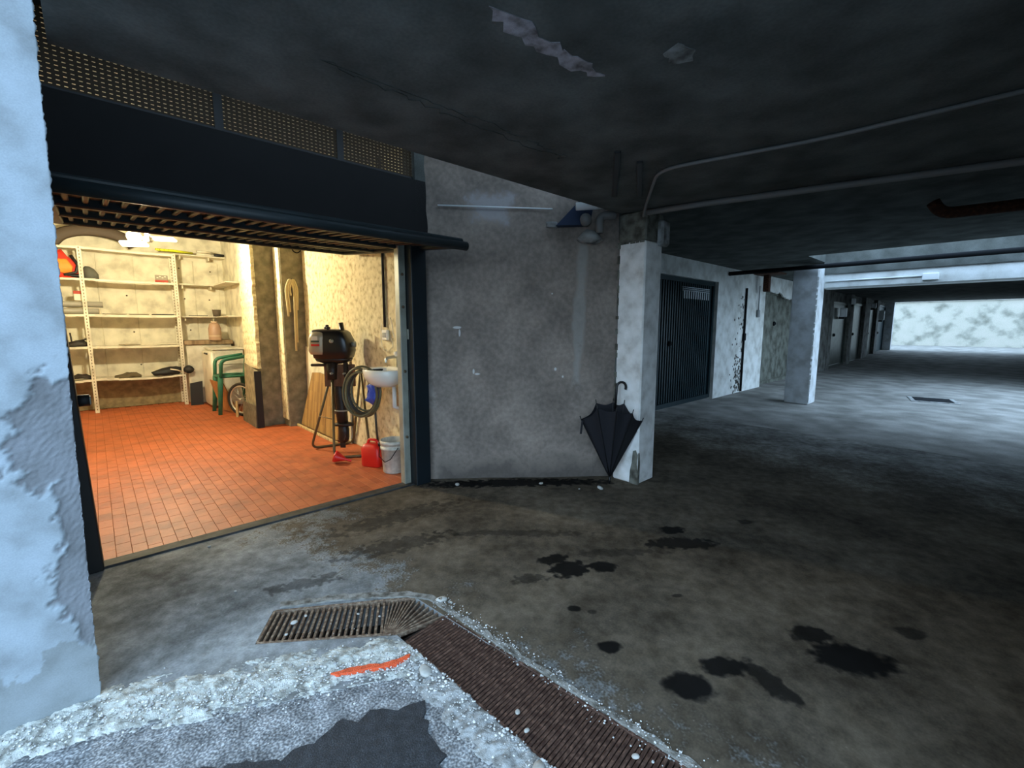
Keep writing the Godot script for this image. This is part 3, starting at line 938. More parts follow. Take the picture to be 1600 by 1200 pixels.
func corridor_door(x0: float, x1: float, h: float, m: Material, ribbed: bool, n: int) -> void:
	var Z := -3.9
	var d := Node3D.new()
	d.name = "door_%d" % (n + 1)
	add_child(d)
	d.set_meta("kind", "structure")
	d.position = Vector3(x0, 0, Z)
	var w := x1 - x0
	mi("panel", span(Vector3(0, 0.02, -0.05), Vector3(w, h, 0)), m, d)
	for x in [0.0, w - 0.07]:
		mi("stile", span(Vector3(x, 0.02, 0), Vector3(x + 0.07, h, 0.035)), m, d)
	mi("rail", span(Vector3(0.07, h - 0.08, 0), Vector3(w - 0.07, h, 0.035)), m, d)
	mi("rail", span(Vector3(0.07, 0.02, 0), Vector3(w - 0.07, 0.1, 0.035)), m, d)
	if ribbed:
		var k := int((w - 0.2) / 0.085)
		for i in k:
			mi("rib", span(Vector3(0.1 + i * 0.085, 0.1, 0), Vector3(0.14 + i * 0.085, h - 0.08, 0.018), 0.006), m, d)
		# louvre slots along the top
		for i in 12:
			mi("vent_slot", span(Vector3(1.35 + i * 0.09, h - 0.36, 0.018), Vector3(1.39 + i * 0.09, h - 0.22, 0.022)), M("slot_pale", rgb(170, 180, 184), 0.5), d)
		for i in 3:
			mi("vent_lip", tube([Vector3(1.25, h - 0.16 - i * 0.03, 0.03), Vector3(2.35, h - 0.16 - i * 0.03, 0.03)], 0.01, 6), M("slot_pale", Color.WHITE), d)
	var hx := w * 0.35
	mi("handle", lathe([[0.0, 0.0], [0.055, 0.0], [0.055, 0.02], [0.03, 0.05], [0.0, 0.05]], Vector3(hx, 1.52 if n == 2 else 1.15, 0.0), Basis(Vector3.RIGHT, PI / 2), 12), M("dark_pipe", Color.WHITE), d)

# ------------------------------------------------------------------ garage
func build_garage_shell() -> void:
	var plaster := M("garage_plaster", rgb(236, 226, 190), 0.92, 0, "trowel", 0.9, "lump", 0.3)
	var cream := M("garage_white", rgb(238, 230, 204), 0.88, 0, "soft", 0.7, "lump", 0.2)
	struct("wall_garage_back", span(Vector3(-1.3, -0.05, -11.1), Vector3(2.5, 3.2, -10.75)), cream)
	struct("wall_garage_left", span(Vector3(-1.3, -0.05, -10.8), Vector3(-1.05, 3.2, -3.55)), cream)
	struct("wall_garage_side", span(Vector3(2.28, -0.05, -7.2), Vector3(2.45, 3.2, -3.63)), plaster)
	struct("wall_garage_side_back", span(Vector3(2.02, -0.05, -10.8), Vector3(2.45, 3.2, -7.85)), cream)
	# hardboard sheets on the back wall
	var wb := get_node("wall_garage_back")
	for p in [[-0.9, 0.12], [0.13, 0.62], [0.63, 1.16], [1.17, 1.52], [1.53, 1.93]]:
		mi("panel", span(Vector3(p[0], 0.45, -10.76), Vector3(p[1], 2.7, -10.735), 0.004), cream, wb)
	for p in [[1.3, 2.55], [1.8, 2.52], [1.35, 1.98], [1.75, 1.97], [0.5, 2.0], [0.55, 1.35], [0.6, 0.75], [1.4, 1.38]]:
		mi("screw", lathe([[0.0, 0.0], [0.014, 0.0], [0.014, 0.006], [0.0, 0.008]], Vector3(p[0], p[1], -10.735), Basis(Vector3.RIGHT, PI / 2), 8), M("nail", rgb(90, 74, 52), 0.7), wb)
	# pilasters
	var bare := M("pilaster_bare", rgb(164, 156, 132), 0.95, 0, "stone", 1.1, "lump", 0.25)
	struct("wall_garage_pilaster", ragged_pilaster(), M("pilaster_plaster", rgb(246, 240, 206), 0.95, 0, "trowel", 1.0, "lump", 0.3))
	struct("wall_garage_pilaster_core", span(Vector3(1.715, -0.05, -7.85), Vector3(2.28, 3.2, -7.16)), bare)
	struct("wall_garage_pilaster_second", span(Vector3(1.99, -0.05, -7.16), Vector3(2.28, 3.2, -6.88)), bare)
	mi("plaster_face", span(Vector3(1.972, 0.1, -7.155), Vector3(1.99, 3.15, -6.9), 0.006), M("pilaster_plaster", Color.WHITE), get_node("wall_garage_pilaster_second"))
	# front: lintel wall, jambs, wire mesh above
	var dk := M("lintel_paint", rgb(18, 17, 17), 0.85, 0, "soft", 0.8)
	struct("wall_front_lintel", span(Vector3(-0.2, 2.2, -3.66), Vector3(2.5, 2.71, -3.55)), dk)
	struct("wall_front_left", span(Vector3(-1.3, -0.05, -3.66), Vector3(-0.17, 3.2, -3.55)), M("reveal_plaster", Color.WHITE))
	struct("trim_jamb_left", box(Vector3(-0.147, 1.1, -3.57), Vector3(0.09, 2.2, 0.14), 0.006, Basis(Vector3.BACK, 0.026)), M("frame_black", rgb(22, 24, 26), 0.55))
	var jr := struct("trim_jamb_right", span(Vector3(2.05, 0, -3.62), Vector3(2.2, 2.2, -3.48), 0.006), M("frame_teal", rgb(13, 25, 31), 0.5, 0.1, "soft", 0.8))
	mi("track", span(Vector3(1.985, 0, -3.66), Vector3(2.05, 2.2, -3.58), 0.006), M("galvanised", rgb(158, 160, 148), 0.5, 0.3, "soft", 1.0), jr)
	for y in [0.45, 1.05, 1.62, 1.9]:
		mi("bolt", lathe([[0.0, 0.0], [0.013, 0.0], [0.013, 0.008], [0.0, 0.012]], Vector3(2.015, y, -3.58), Basis(Vector3.RIGHT, PI / 2), 8), M("nail", Color.WHITE), jr)
	mi("latch", box(Vector3(2.052, 1.38, -3.57), Vector3(0.012, 0.09, 0.03), 0.003), M("galvanised", Color.WHITE), jr)
	mi("latch", box(Vector3(2.052, 0.78, -3.57), Vector3(0.02, 0.2, 0.02), 0.003), M("frame_black", Color.WHITE), jr)
	# filling between side wall and jamb
	struct("wall_front_right", span(Vector3(2.2, -0.05, -3.75), Vector3(2.45, 2.2, -3.6)), dk)
	struct("trim_threshold", span(Vector3(-0.125, -0.02, -3.64), Vector3(2.1, 0.012, -3.53), 0.006), M("threshold", rgb(62, 64, 64), 0.7, 0, "dirty", 1.6))
	var g := thing("ventilation_grille", "dim wire mesh grille in three bays above the garage door", "grille", Vector3(0, 2.71, -3.6))
	for x in [-0.12, 0.72, 1.52, 2.33]:
		mi("divider", span(Vector3(x - 0.025, 0, -0.02), Vector3(x + 0.025, 0.44, 0.02)), M("frame_black", Color.WHITE), g)
	for y in [0.012, 0.428]:
		mi("rail", span(Vector3(-0.12, y - 0.012, -0.015), Vector3(2.33, y + 0.012, 0.015)), M("frame_black", Color.WHITE), g)
	var st := S()
	for i in 17:
		cb(st, Vector3(1.1, 0.03 + i * 0.0245, 0), Vector3(2.4, 0.0195, 0.004))
	for i in 78:
		cb(st, Vector3(-0.1 + i * 0.031, 0.22, 0.003), Vector3(0.016, 0.42, 0.003))
	mi("wire_mesh", done(st), M("wire", rgb(58, 46, 30), 0.8, 0.0), g).set_meta("kind", "stuff")
	struct("wall_front_mesh_end", span(Vector3(2.33, 2.7, -3.66), Vector3(2.5, 3.2, -3.55)), dk)
	# door handle at the left jamb
	var h := thing("jamb_latch", "black latch knob sticking out of the dark left door jamb", "latch", Vector3(-0.1, 1.02, -3.6))
	mi("knob", tube([Vector3(0, 0, 0), Vector3(0.05, 0, 0.0)], 0.035, 10), M("frame_black", Color.WHITE), h)
	mi("plate", box(Vector3(0.052, 0, 0), Vector3(0.008, 0.05, 0.05), 0.003), M("galvanised", Color.WHITE), h)
	# tiled floor
	var fl := struct("floor_garage", span(Vector3(-1.3, -0.2, -10.8), Vector3(2.4, -0.003, -3.56)), M("grout", rgb(176, 104, 66), 0.95, 0, "dirty", 1.5))
	var tw := 0.079
	var tl := 0.159
	var variants: Array = []
	for c in [rgb(200, 106, 60), rgb(194, 100, 56), rgb(205, 112, 65), rgb(188, 97, 56)]:
		variants.append(M("tile_%d" % variants.size(), c, 0.55, 0, "soft", 0.8, "lump", 0.12))
	var mesh := box(Vector3(0, -0.005, 0), Vector3(tw - 0.002, 0.012, tl - 0.002), 0.001)
	var restst := S()
	var made := 0
	var row := 0
	var x := -1.2
	var spots: Array = []
	while x < 2.2:
		var z := -3.64 + (tl * 0.5 if row % 2 == 1 else 0.0)
		while z > -10.5:
			spots.append(Vector3(x + tw * 0.5, 0, z - tl * 0.5))
			z -= tl
		x += tw
		row += 1
	spots.sort_custom(func(a, b): return a.z - (3.0 if a.x < -0.25 else 0.0) > b.z - (3.0 if b.x < -0.25 else 0.0))
	for p in spots:
		var tilt := Basis(Vector3.RIGHT, rng.randf_range(-0.004, 0.004)) * Basis(Vector3.BACK, rng.randf_range(-0.006, 0.006))
		var up := rng.randf_range(-0.0005, 0.0005)
		if made < 300:
			var t := mi("tile", mesh, variants[rng.randi() % 4], fl)
			t.transform = Transform3D(tilt, p + Vector3.UP * up)
		else:
			cb(restst, p + Vector3.UP * (up - 0.005), Vector3(tw - 0.002, 0.012, tl - 0.002), 0.001, tilt)
		made += 1
	mi("tiles", done(restst), variants[0], fl).set_meta("kind", "stuff")

func ragged_pilaster() -> ArrayMesh:
	var nz := FastNoiseLite.new()
	nz.seed = 61
	nz.frequency = 4.0
	nz.fractal_octaves = 3
	var st := S()
	var n := 70
	var prev: Array = []
	for j in n + 1:
		var y := 0.85 + 2.3 * j / n
		var e := -7.135 + nz.get_noise_1d(y * 3.0) * 0.035
		var b := 1.675 + nz.get_noise_1d(y * 2.0 + 40.0) * 0.012
		var cur := [Vector3(b, y, -7.85), Vector3(b, y, e), Vector3(1.72, y, e)]
		if j > 0:
			quad(st, prev[0], prev[1], cur[1], cur[0], Vector3.LEFT)
			quad(st, prev[1], prev[2], cur[2], cur[1], Vector3.BACK)
		else:
			tri(st, cur[0], cur[1], cur[2], Vector3.DOWN)
		prev = cur
	return done(st)

func build_overhead_door() -> void:
	# up-and-over leaf, tipped open: outer edge hangs out over the threshold
	var d := Node3D.new()
	d.name = "door_1"
	add_child(d)
	d.set_meta("kind", "structure")
	d.position = Vector3(1.015, 2.08, -2.95)
	d.rotation.x = atan2(0.19, 2.15)
	var m := M("leaf_paint", rgb(30, 42, 46), 0.5, 0.15, "soft", 0.8)
	var L := 2.15
	var W := 2.29
	mi("sheet", span(Vector3(-W / 2, 0.03, -L), Vector3(W / 2, 0.04, 0)), m, d)
	for s in [-1.0, 1.0]:
		mi("stile", span(Vector3(s * W / 2 - 0.035, -0.02, -L), Vector3(s * W / 2 + 0.035, 0.06, 0), 0.008), m, d)
	for z in [0.0, -0.7, -1.4, -L]:
		mi("rail", span(Vector3(-W / 2 - 0.03, -0.02, z - 0.035), Vector3(W / 2 + 0.03, 0.055, z + 0.035), 0.01), m, d)
	for i in 27:
		var x := -W / 2 + 0.08 + i * 0.0815
		mi("rib", span(Vector3(x - 0.014, 0.005, -L + 0.04), Vector3(x + 0.014, 0.032, -0.04), 0.006), m, d)
	var p := mi("edge_tube", tube([Vector3(-W / 2 - 0.04, 0.0, 0.03), Vector3(W / 2 + 0.06, 0.0, 0.03)], 0.035, 10), m, d)
	p.position = Vector3.ZERO

func build_lamp() -> void:
	var at := Vector3(0.52, 2.56, -7.55)
	var l := thing("garage_lamp", "glowing folding lamp with three bright wings hanging in the garage", "lamp", at)
	var glow := StandardMaterial3D.new()
	glow.resource_name = "lamp_glow"
	glow.albedo_color = Color(1, 0.98, 0.9)
	glow.emission_enabled = true
	glow.emission = Color(1.0, 0.93, 0.74)
	glow.emission_energy_multiplier = 7.0
	mi("cord", tube([Vector3(0.1, 0.6, 0), Vector3(0.1, 0.12, 0)], 0.008, 6), M("frame_black", Color.WHITE), l)
	mi("socket", lathe([[0.0, 0.03], [0.03, 0.03], [0.03, 0.12], [0.018, 0.14], [0.0, 0.14]], Vector3(0.1, 0, 0), Basis.IDENTITY, 14), M("box_white", Color.WHITE), l)
	mi("hub", lathe([[0.0, -0.03], [0.045, -0.03], [0.055, 0.0], [0.045, 0.03], [0.0, 0.03]], Vector3(0.1, 0, 0), Basis.IDENTITY, 16), M("lamp_hub", rgb(160, 160, 156), 0.4, 0.4), l)
	mi("added_back_plate", lathe([[0.0, 0.07], [0.11, 0.07], [0.115, 0.078], [0.0, 0.085]], Vector3(-0.02, 0.01, 0.04), Basis.IDENTITY, 20), M("lamp_hub", Color.WHITE), l)  # plate added over the bulb to stop its upward light
	# round face, right wing, lower wing
	mi("bulb_face", lathe([[0.0, -0.075], [0.05, -0.06], [0.075, -0.02], [0.078, 0.02], [0.06, 0.05], [0.0, 0.065]], Vector3(-0.04, 0.01, 0.04), Basis.IDENTITY, 18), glow, l)
	var w1 := mi("wing", box(Vector3(0.16, 0, 0), Vector3(0.26, 0.025, 0.11), 0.008), glow, l)
	w1.position = Vector3(0.12, 0.015, 0)
	w1.rotation = Vector3(0.5, 0.35, 0.12)
	var w2 := mi("wing", box(Vector3(-0.15, 0, 0), Vector3(0.28, 0.025, 0.11), 0.008), glow, l)
	w2.position = Vector3(0.1, -0.06, 0)
	w2.rotation = Vector3(0.6, 0.3, 0.14)
	var o := OmniLight3D.new()
	o.name = "lamp_light"
	o.position = Vector3(-0.04, 0.01, 0.04)
	o.light_color = Color(1.0, 0.95, 0.80)
	o.light_energy = 11.0
	o.light_size = 0.07
	o.omni_range = 30.0
	o.omni_attenuation = 2.0
	o.shadow_enabled = true
	l.add_child(o)

# ------------------------------------------------------------------ drain
func build_grates() -> void:
	var steel := M("grate_steel", rgb(190, 178, 160), 0.8, 0.0, "rust", 2.4)
	var rust := M("grate_rust", rgb(132, 106, 94), 0.85, 0.15, "rust", 2.0)
	var n0 := Vector2(0.43, -2.19)
	var n1 := Vector2(0.93, -1.815)
	var f0 := Vector2(0.56, -2.39)
	var f1 := Vector2(1.02, -2.09)
	var g := thing("drain_grate", "open grey steel drain grate with wide dark gaps and a fanned end", "drain grate")
	var bar := func(a: Vector2, b: Vector2, w: float, y: float, m: Material, parent: Node) -> void:
		var d := b - a
		var r := Basis(Vector3.UP, atan2(-d.y, d.x))
		mi("bar", box(Vector3((a.x + b.x) * 0.5, y - 0.012, (a.y + b.y) * 0.5), Vector3(d.length(), 0.024, w), 0.002, r), m, parent)
	for i in 20:
		var t := (i + 0.8) / 20.0
		bar.call(n0.lerp(n1, t * 0.9), f0.lerp(f1, t), 0.0125, -0.003, steel, g)
	# fan
	for i in 13:
		var t := (i + 1.0) / 13.0
		var a := n0.lerp(n1, 0.9).lerp(n1, t)
		var b := f1.lerp(Vector2(1.15, -2.0), t / 0.55) if t < 0.55 else Vector2(1.15, -2.0).lerp(Vector2(1.175, -1.78), (t - 0.55) / 0.45)
		bar.call(a, b, 0.0085, -0.004, steel, g)
	for e in [[n0, n0.lerp(n1, 0.97)], [f0, f1], [n0, f0], [f1, Vector2(1.15, -2.0)]]:
		var a: Vector2 = e[0]
		var b: Vector2 = e[1]
		var d := b - a
		mi("frame", box(Vector3((a.x + b.x) * 0.5, -0.014, (a.y + b.y) * 0.5), Vector3(d.length(), 0.034, 0.014), 0.002, Basis(Vector3.UP, atan2(-d.y, d.x))), steel, g)
	# rusted grates along the doorway edge
	var segs := [[-1.77, -1.30, "brown rusted drain grate next to the fanned drain corner"], [-1.29, -0.62, "brown rusted drain grate with pale grit, nearest the camera"], [-0.61, 0.3, "rusted drain grate running out of the lower edge"]]
	for s in segs:
		var q := thing("drain_grate", s[2], "drain grate", Vector3.ZERO, 0.0, "rusted grates along the entrance")
		var z: float = s[0]
		while z < s[1]:
			var t: float = (z + 1.8) / 0.9
			var xn := 0.945 + 0.05 * t
			var xf := 1.175 + 0.10 * t
			bar.call(Vector2(xn, z + 0.03), Vector2(xf, z), 0.0125, -0.003 + rng.randf_range(-0.001, 0.0015), rust, q)
			z += 0.0165
		for e in [0, 1]:
			var t0: float = (s[0] + 1.8) / 0.9
			var t1: float = (s[1] + 1.8) / 0.9
			var a := Vector2(0.94 + 0.05 * t0, s[0] + 0.03) if e == 0 else Vector2(1.18 + 0.10 * t0, s[0])
			var b := Vector2(0.94 + 0.05 * t1, s[1] + 0.03) if e == 0 else Vector2(1.18 + 0.10 * t1, s[1])
			var d := b - a
			mi("frame", box(Vector3((a.x + b.x) * 0.5, -0.016, (a.y + b.y) * 0.5), Vector3(d.length(), 0.034, 0.012), 0.002, Basis(Vector3.UP, atan2(-d.y, d.x))), rust, q)
	# silt lying in the rusted channel
	var st := S()
	addprism(st, P2([0.94, -1.79, 1.17, -1.79, 1.45, 1.7, 1.14, 1.7]), -0.14, -0.028)
	struct("floor_silt", done(st), M("silt", rgb(66, 56, 50), 0.95, 0, "dirty", 3.0, "grit", 0.2))
	# raised mortar lip on the inner side of the channel
	var lip := ragged(P2([0.60, -2.44, 0.85, -2.30, 1.14, -2.07, 1.22, -1.95, 1.26, -1.4, 1.34, -0.6, 1.42, 0.4]), 0.02, 0.02, 29)
	var back := ragged(P2([1.395, 0.4, 1.315, -0.6, 1.235, -1.4, 1.19, -1.93, 1.12, -2.03, 0.84, -2.25, 0.585, -2.395]), 0.02, 0.008, 30)
	lip.append_array(back)
	struct("trim_drain_lip", prism(lip, -0.05, 0.010), M("crumbled_lip", rgb(160, 158, 152), 0.95, 0, "dirty", 2.4, "pebble", 0.3))

func build_debris() -> void:
	var m := M("stone_pale", rgb(186, 184, 178), 0.9, 0, "soft", 3.0)
	var list := [
		[0.60, -2.22, 0.026, "pale flat stone on the left end of the open drain grate"], [0.66, -2.235, 0.018, "small white stone on the left bars of the open grate"], [0.86, -2.07, 0.014, "tiny white stone halfway along the open drain grate"],
		[0.545, -2.155, 0.016, "white stone at the near edge of the open grate"], [0.93, -1.98, 0.012, "tiny pale stone near the fanned grate end"], [1.235, -1.88, 0.04, "pale concrete lump at the drain corner"],
		[1.26, -1.83, 0.018, "small stone beside the pale lump at the drain corner"], [1.02, -1.02, 0.022, "white pebble on the rusted grate near the asphalt"], [1.05, -1.10, 0.02, "rounded white pebble in the middle of the rusted grate"],
		[1.22, -0.70, 0.024, "white pebble on the rusted grate lower in the picture"], [0.93, -0.88, 0.05, "flat white concrete chunk at the lower edge beside the grate"], [0.90, -1.50, 0.045, "flat pale slab piece at the end of the orange mark"],
		[0.44, -3.42, 0.022, "small white crumb in front of the garage threshold"], [2.33, -3.25, 0.03, "white plaster chip on the floor by the diagonal wall"], [2.92, -2.75, 0.03, "white plaster crumb at the foot of the diagonal wall"],
		[3.07, -2.42, 0.02, "small white crumb left of the umbrella tip"], [3.22, -2.30, 0.04, "flat white plaster flake in front of the umbrella tip"], [0.45, -2.72, 0.016, "small white crumb on the floor between grate and garage"],
	]
	for i in list.size():
		var s: Array = list[i]
		var r: float = s[2] * (0.6 if s[2] < 0.03 else 0.8)
		var o := mi("stone", loft([[-r * 0.1, 0, 0, r * 0.6, r * 0.5, 2.4], [r * 0.15, 0, 0, r, r * 0.75, 2.2], [r * 0.45, 0.1 * r, 0, r * 0.8, r * 0.6, 2.4], [r * 0.6, 0.1 * r, 0, r * 0.3, r * 0.3, 2.0]], Vector3.ZERO, Basis.IDENTITY, 8, r * 0.5, i), m)
		o.position = Vector3(s[0], 0.004, s[1])
		o.rotation.y = i * 1.3
		tag(o, s[3], "stone", "loose stones and plaster crumbs")
	# fine gravel over the crumbled strip and along the drain
	var mm := MultiMesh.new()
	mm.transform_format = MultiMesh.TRANSFORM_3D
	mm.use_colors = true
	mm.mesh = loft([[-0.4, 0, 0, 0.7, 0.6, 2.2], [0.0, 0, 0, 1, 0.85, 2.2], [0.5, 0.1, 0, 0.6, 0.5, 2.4]], Vector3.ZERO, Basis.IDENTITY, 6, 0.3, 3)
	var spots: Array = []
	var r2 := RandomNumberGenerator.new()
	r2.seed = 99
	var line := P2([-0.45, -2.22, -0.1, -2.15, 0.26, -1.93, 0.54, -1.80, 0.88, -1.62, 0.93, -1.45, 0.97, -1.0, 1.0, -0.6])
	for i in 2600:
		var k := r2.randi_range(0, line.size() - 2)
		var p := line[k].lerp(line[k + 1], r2.randf())
		p += Vector2(r2.randfn(0, 0.05), r2.randfn(0, 0.06))
		if Geometry2D.is_point_in_polygon(p, P2(TRENCH)) or p.y < -2.26 and p.x < 0.0:
			continue
		spots.append([Vector3(p.x, 0.012, p.y), absf(r2.randfn(0.002, 0.0022)) + 0.0015])
	for i in 700:
		var z := r2.randf_range(-1.9, -0.3)
		var x := 1.2 + 0.075 * (z + 1.9) / 1.0 + r2.randfn(0.02, 0.03)
		spots.append([Vector3(x, 0.010, z), absf(r2.randfn(0.001, 0.0018)) + 0.001])
	for i in 900:
		var p := Vector2(r2.randf_range(-0.4, 0.95), r2.randf_range(-2.1, -0.6))
		spots.append([Vector3(p.x, 0.004, p.y), r2.randf_range(0.001, 0.0028)])
	mm.instance_count = spots.size()
	for i in spots.size():
		var s: float = spots[i][1]
		mm.set_instance_transform(i, Transform3D(Basis(Vector3.UP, r2.randf() * TAU).scaled(Vector3(s, s * 0.8, s)), spots[i][0]))
		var v := r2.randf_range(0.3, 0.75)
		mm.set_instance_color(i, Color(v, v, v * 0.97))
	var g := MultiMeshInstance3D.new()
	g.multimesh = mm
	var gm := M("gravel", Color.WHITE, 0.95)
	gm.vertex_color_use_as_albedo = true
	g.material_override = gm
	g.name = "gravel"
	add_child(g)
	tag(g, "fine loose gravel along the crumbled drain edge", "gravel")
	g.set_meta("kind", "stuff")

# ------------------------------------------------------------------ umbrella
func build_umbrella() -> void:
	var u := thing("umbrella", "half folded black umbrella leaning tip down against the white column", "umbrella", Vector3(3.40, 0.0, -2.33))
	var cloth := M("umbrella_cloth", rgb(15, 15, 22), 0.8)
	var black := M("umbrella_metal", rgb(14, 14, 15), 0.45)
	# axis leans towards the column; image-like axes: r to the right, b towards the viewer
	var r := Vector3(0.73, 0, 0.68)
	var b := Vector3(-0.68, 0, 0.73)
	var ax := (Vector3.UP + r * 0.06 - b * 0.05).normalized()
	mi("shaft", tube([Vector3.ZERO, ax * 0.80], 0.006, 8), black, u)
	mi("ferrule", tube([Vector3(0, 0.0, 0), ax * 0.07], 0.011, 8), black, u)
	var hp: Array = [ax * 0.70, ax * 0.88]
	for i in 9:
		var a := PI - PI * 1.15 * i / 8.0
		hp.append(ax * 0.90 + r * (0.042 + cos(a) * 0.042) + Vector3.UP * sin(a) * 0.048)
	mi("handle", tube(hp, 0.0115, 8), black, u)
	var tip := ax * 0.05
	# eight ribs: [right, towards viewer, height]
	var rim := [[-0.285, 0.05, 0.62], [-0.16, 0.17, 0.745], [0.0, 0.20, 0.72], [0.15, 0.17, 0.70], [0.275, 0.04, 0.60], [0.13, -0.06, 0.745], [0.03, -0.07, 0.755], [-0.13, -0.06, 0.75]]
	var st := S()
	var st2 := S(true)
	var n := rim.size()
	for i in n:
		var A: Array = rim[i]
		var B: Array = rim[(i + 1) % n]
		var pa: Vector3 = r * A[0] + b * A[1] + Vector3.UP * A[2]
		var pb: Vector3 = r * B[0] + b * B[1] + Vector3.UP * B[2]
		var steps := 6
		var prev: Array = []
		for j in 9:
			var t := j / 8.0
			var cur: Array = []
			for k in steps + 1:
				var s := float(k) / steps
				var p := tip.lerp(pa.lerp(pb, s), pow(t, 0.93))
				var sag := sin(s * PI) * t
				p = p.lerp(ax * p.y, 0.10 * sag) - Vector3.UP * 0.022 * sag * t
				cur.append(p)
			if j > 0:
				for k in steps:
					quad(st2, prev[k], prev[k + 1], cur[k + 1], cur[k], (prev[k] + cur[k + 1]) * 0.5 - ax * ((prev[k].y + cur[k + 1].y) * 0.5))
			prev = cur
		mi("rib", tube([tip, tip.lerp(pa, 0.5) * 1.0, pa * 0.985, pa + (pa - tip).normalized() * 0.02 + Vector3.UP * 0.012], 0.004, 6), black, u)
	mi("canopy", done(st2), cloth, u)
	mi("tie_strap", slab([0, 0, 0.018, 0.0, 0.03, 0.12, 0.012, 0.125], r * -0.292 + b * 0.053 + Vector3.UP * 0.485, r, Vector3.UP, 0.003), cloth, u)

# ------------------------------------------------------------------ shelving
func build_shelving() -> void:
	var m := M("shelf_white", rgb(232, 224, 200), 0.6, 0.0, "soft", 0.9)
	var u := thing("shelving_unit", "tall white slotted-angle metal shelving along the garage back wall", "shelving", Vector3(0, 0, -10.2))
	var hs := [0.58, 1.12, 1.65, 2.23, 2.73]
	for x in [-1.0, -0.06, 1.17]:
		for z in [0.0, -0.42]:
			var st := S()
			cb(st, Vector3(x, 1.37, z), Vector3(0.055, 2.74, 0.004))
			cb(st, Vector3(x - 0.026, 1.37, z - 0.02), Vector3(0.004, 2.74, 0.04))
			var up := mi("upright", done(st), m, u)
			st = S()
			for i in 52:
				cb(st, Vector3(x, 0.06 + i * 0.052, z + 0.0025), Vector3(0.012, 0.026, 0.002))
			mi("slots", done(st), M("slot_dark", rgb(120, 106, 76), 0.9), up).set_meta("kind", "stuff")
	for bay in [[-0.985, -0.075], [-0.045, 1.155]]:
		for i in 5:
			var y: float = hs[i]
			var st := S()
			var w: float = bay[1] - bay[0]
			var n := 8
			for k in n:
				var a: float = bay[0] + w * k / n
				var s0 := sin(PI * k / n) * (0.03 if i == 0 else 0.008)
				cb(st, Vector3(a + w / n * 0.5, y - s0 - 0.004, -0.21), Vector3(w / n, 0.008, 0.42))
				cb(st, Vector3(a + w / n * 0.5, y - s0 - 0.018, 0.0), Vector3(w / n, 0.032, 0.006))
			mi("shelf", done(st), m, u)
	# plywood leaning behind the lowest shelf
	var o := mi("plywood_sheet", box(Vector3(0.43, 0.25, -10.66), Vector3(1.5, 0.5, 0.014), 0.003, Basis(Vector3.RIGHT, 0.06)), M("old_ply", rgb(176, 158, 116), 0.9, 0, "stone", 1.3))
	tag(o, "grimy plywood sheet standing behind the lowest shelf", "board")
	# loose boards as corner shelves
	var labels := ["top corner shelf board level with the shelving top", "middle corner shelf board with nothing on it", "lower corner shelf board carrying a dark pot"]
	for i in 3:
		var y: float = [2.77, 2.23, 1.63][i]
		var s := thing("corner_shelf", labels[i], "shelf", Vector3(0, y, 0), 0.0, "boards in the garage corner")
		mi("board", box(Vector3(1.60, 0, -10.56), Vector3(0.82, 0.022, 0.34), 0.004), m, s)
		if i > 0:
			mi("board", box(Vector3(1.90, 0.001, -9.85), Vector3(0.24, 0.022, 1.05), 0.004), m, s)
		for x in [1.3, 1.75]:
			mi("bracket", box(Vector3(x, -0.04, -10.6), Vector3(0.018, 0.06, 0.24), 0.002), m, s)

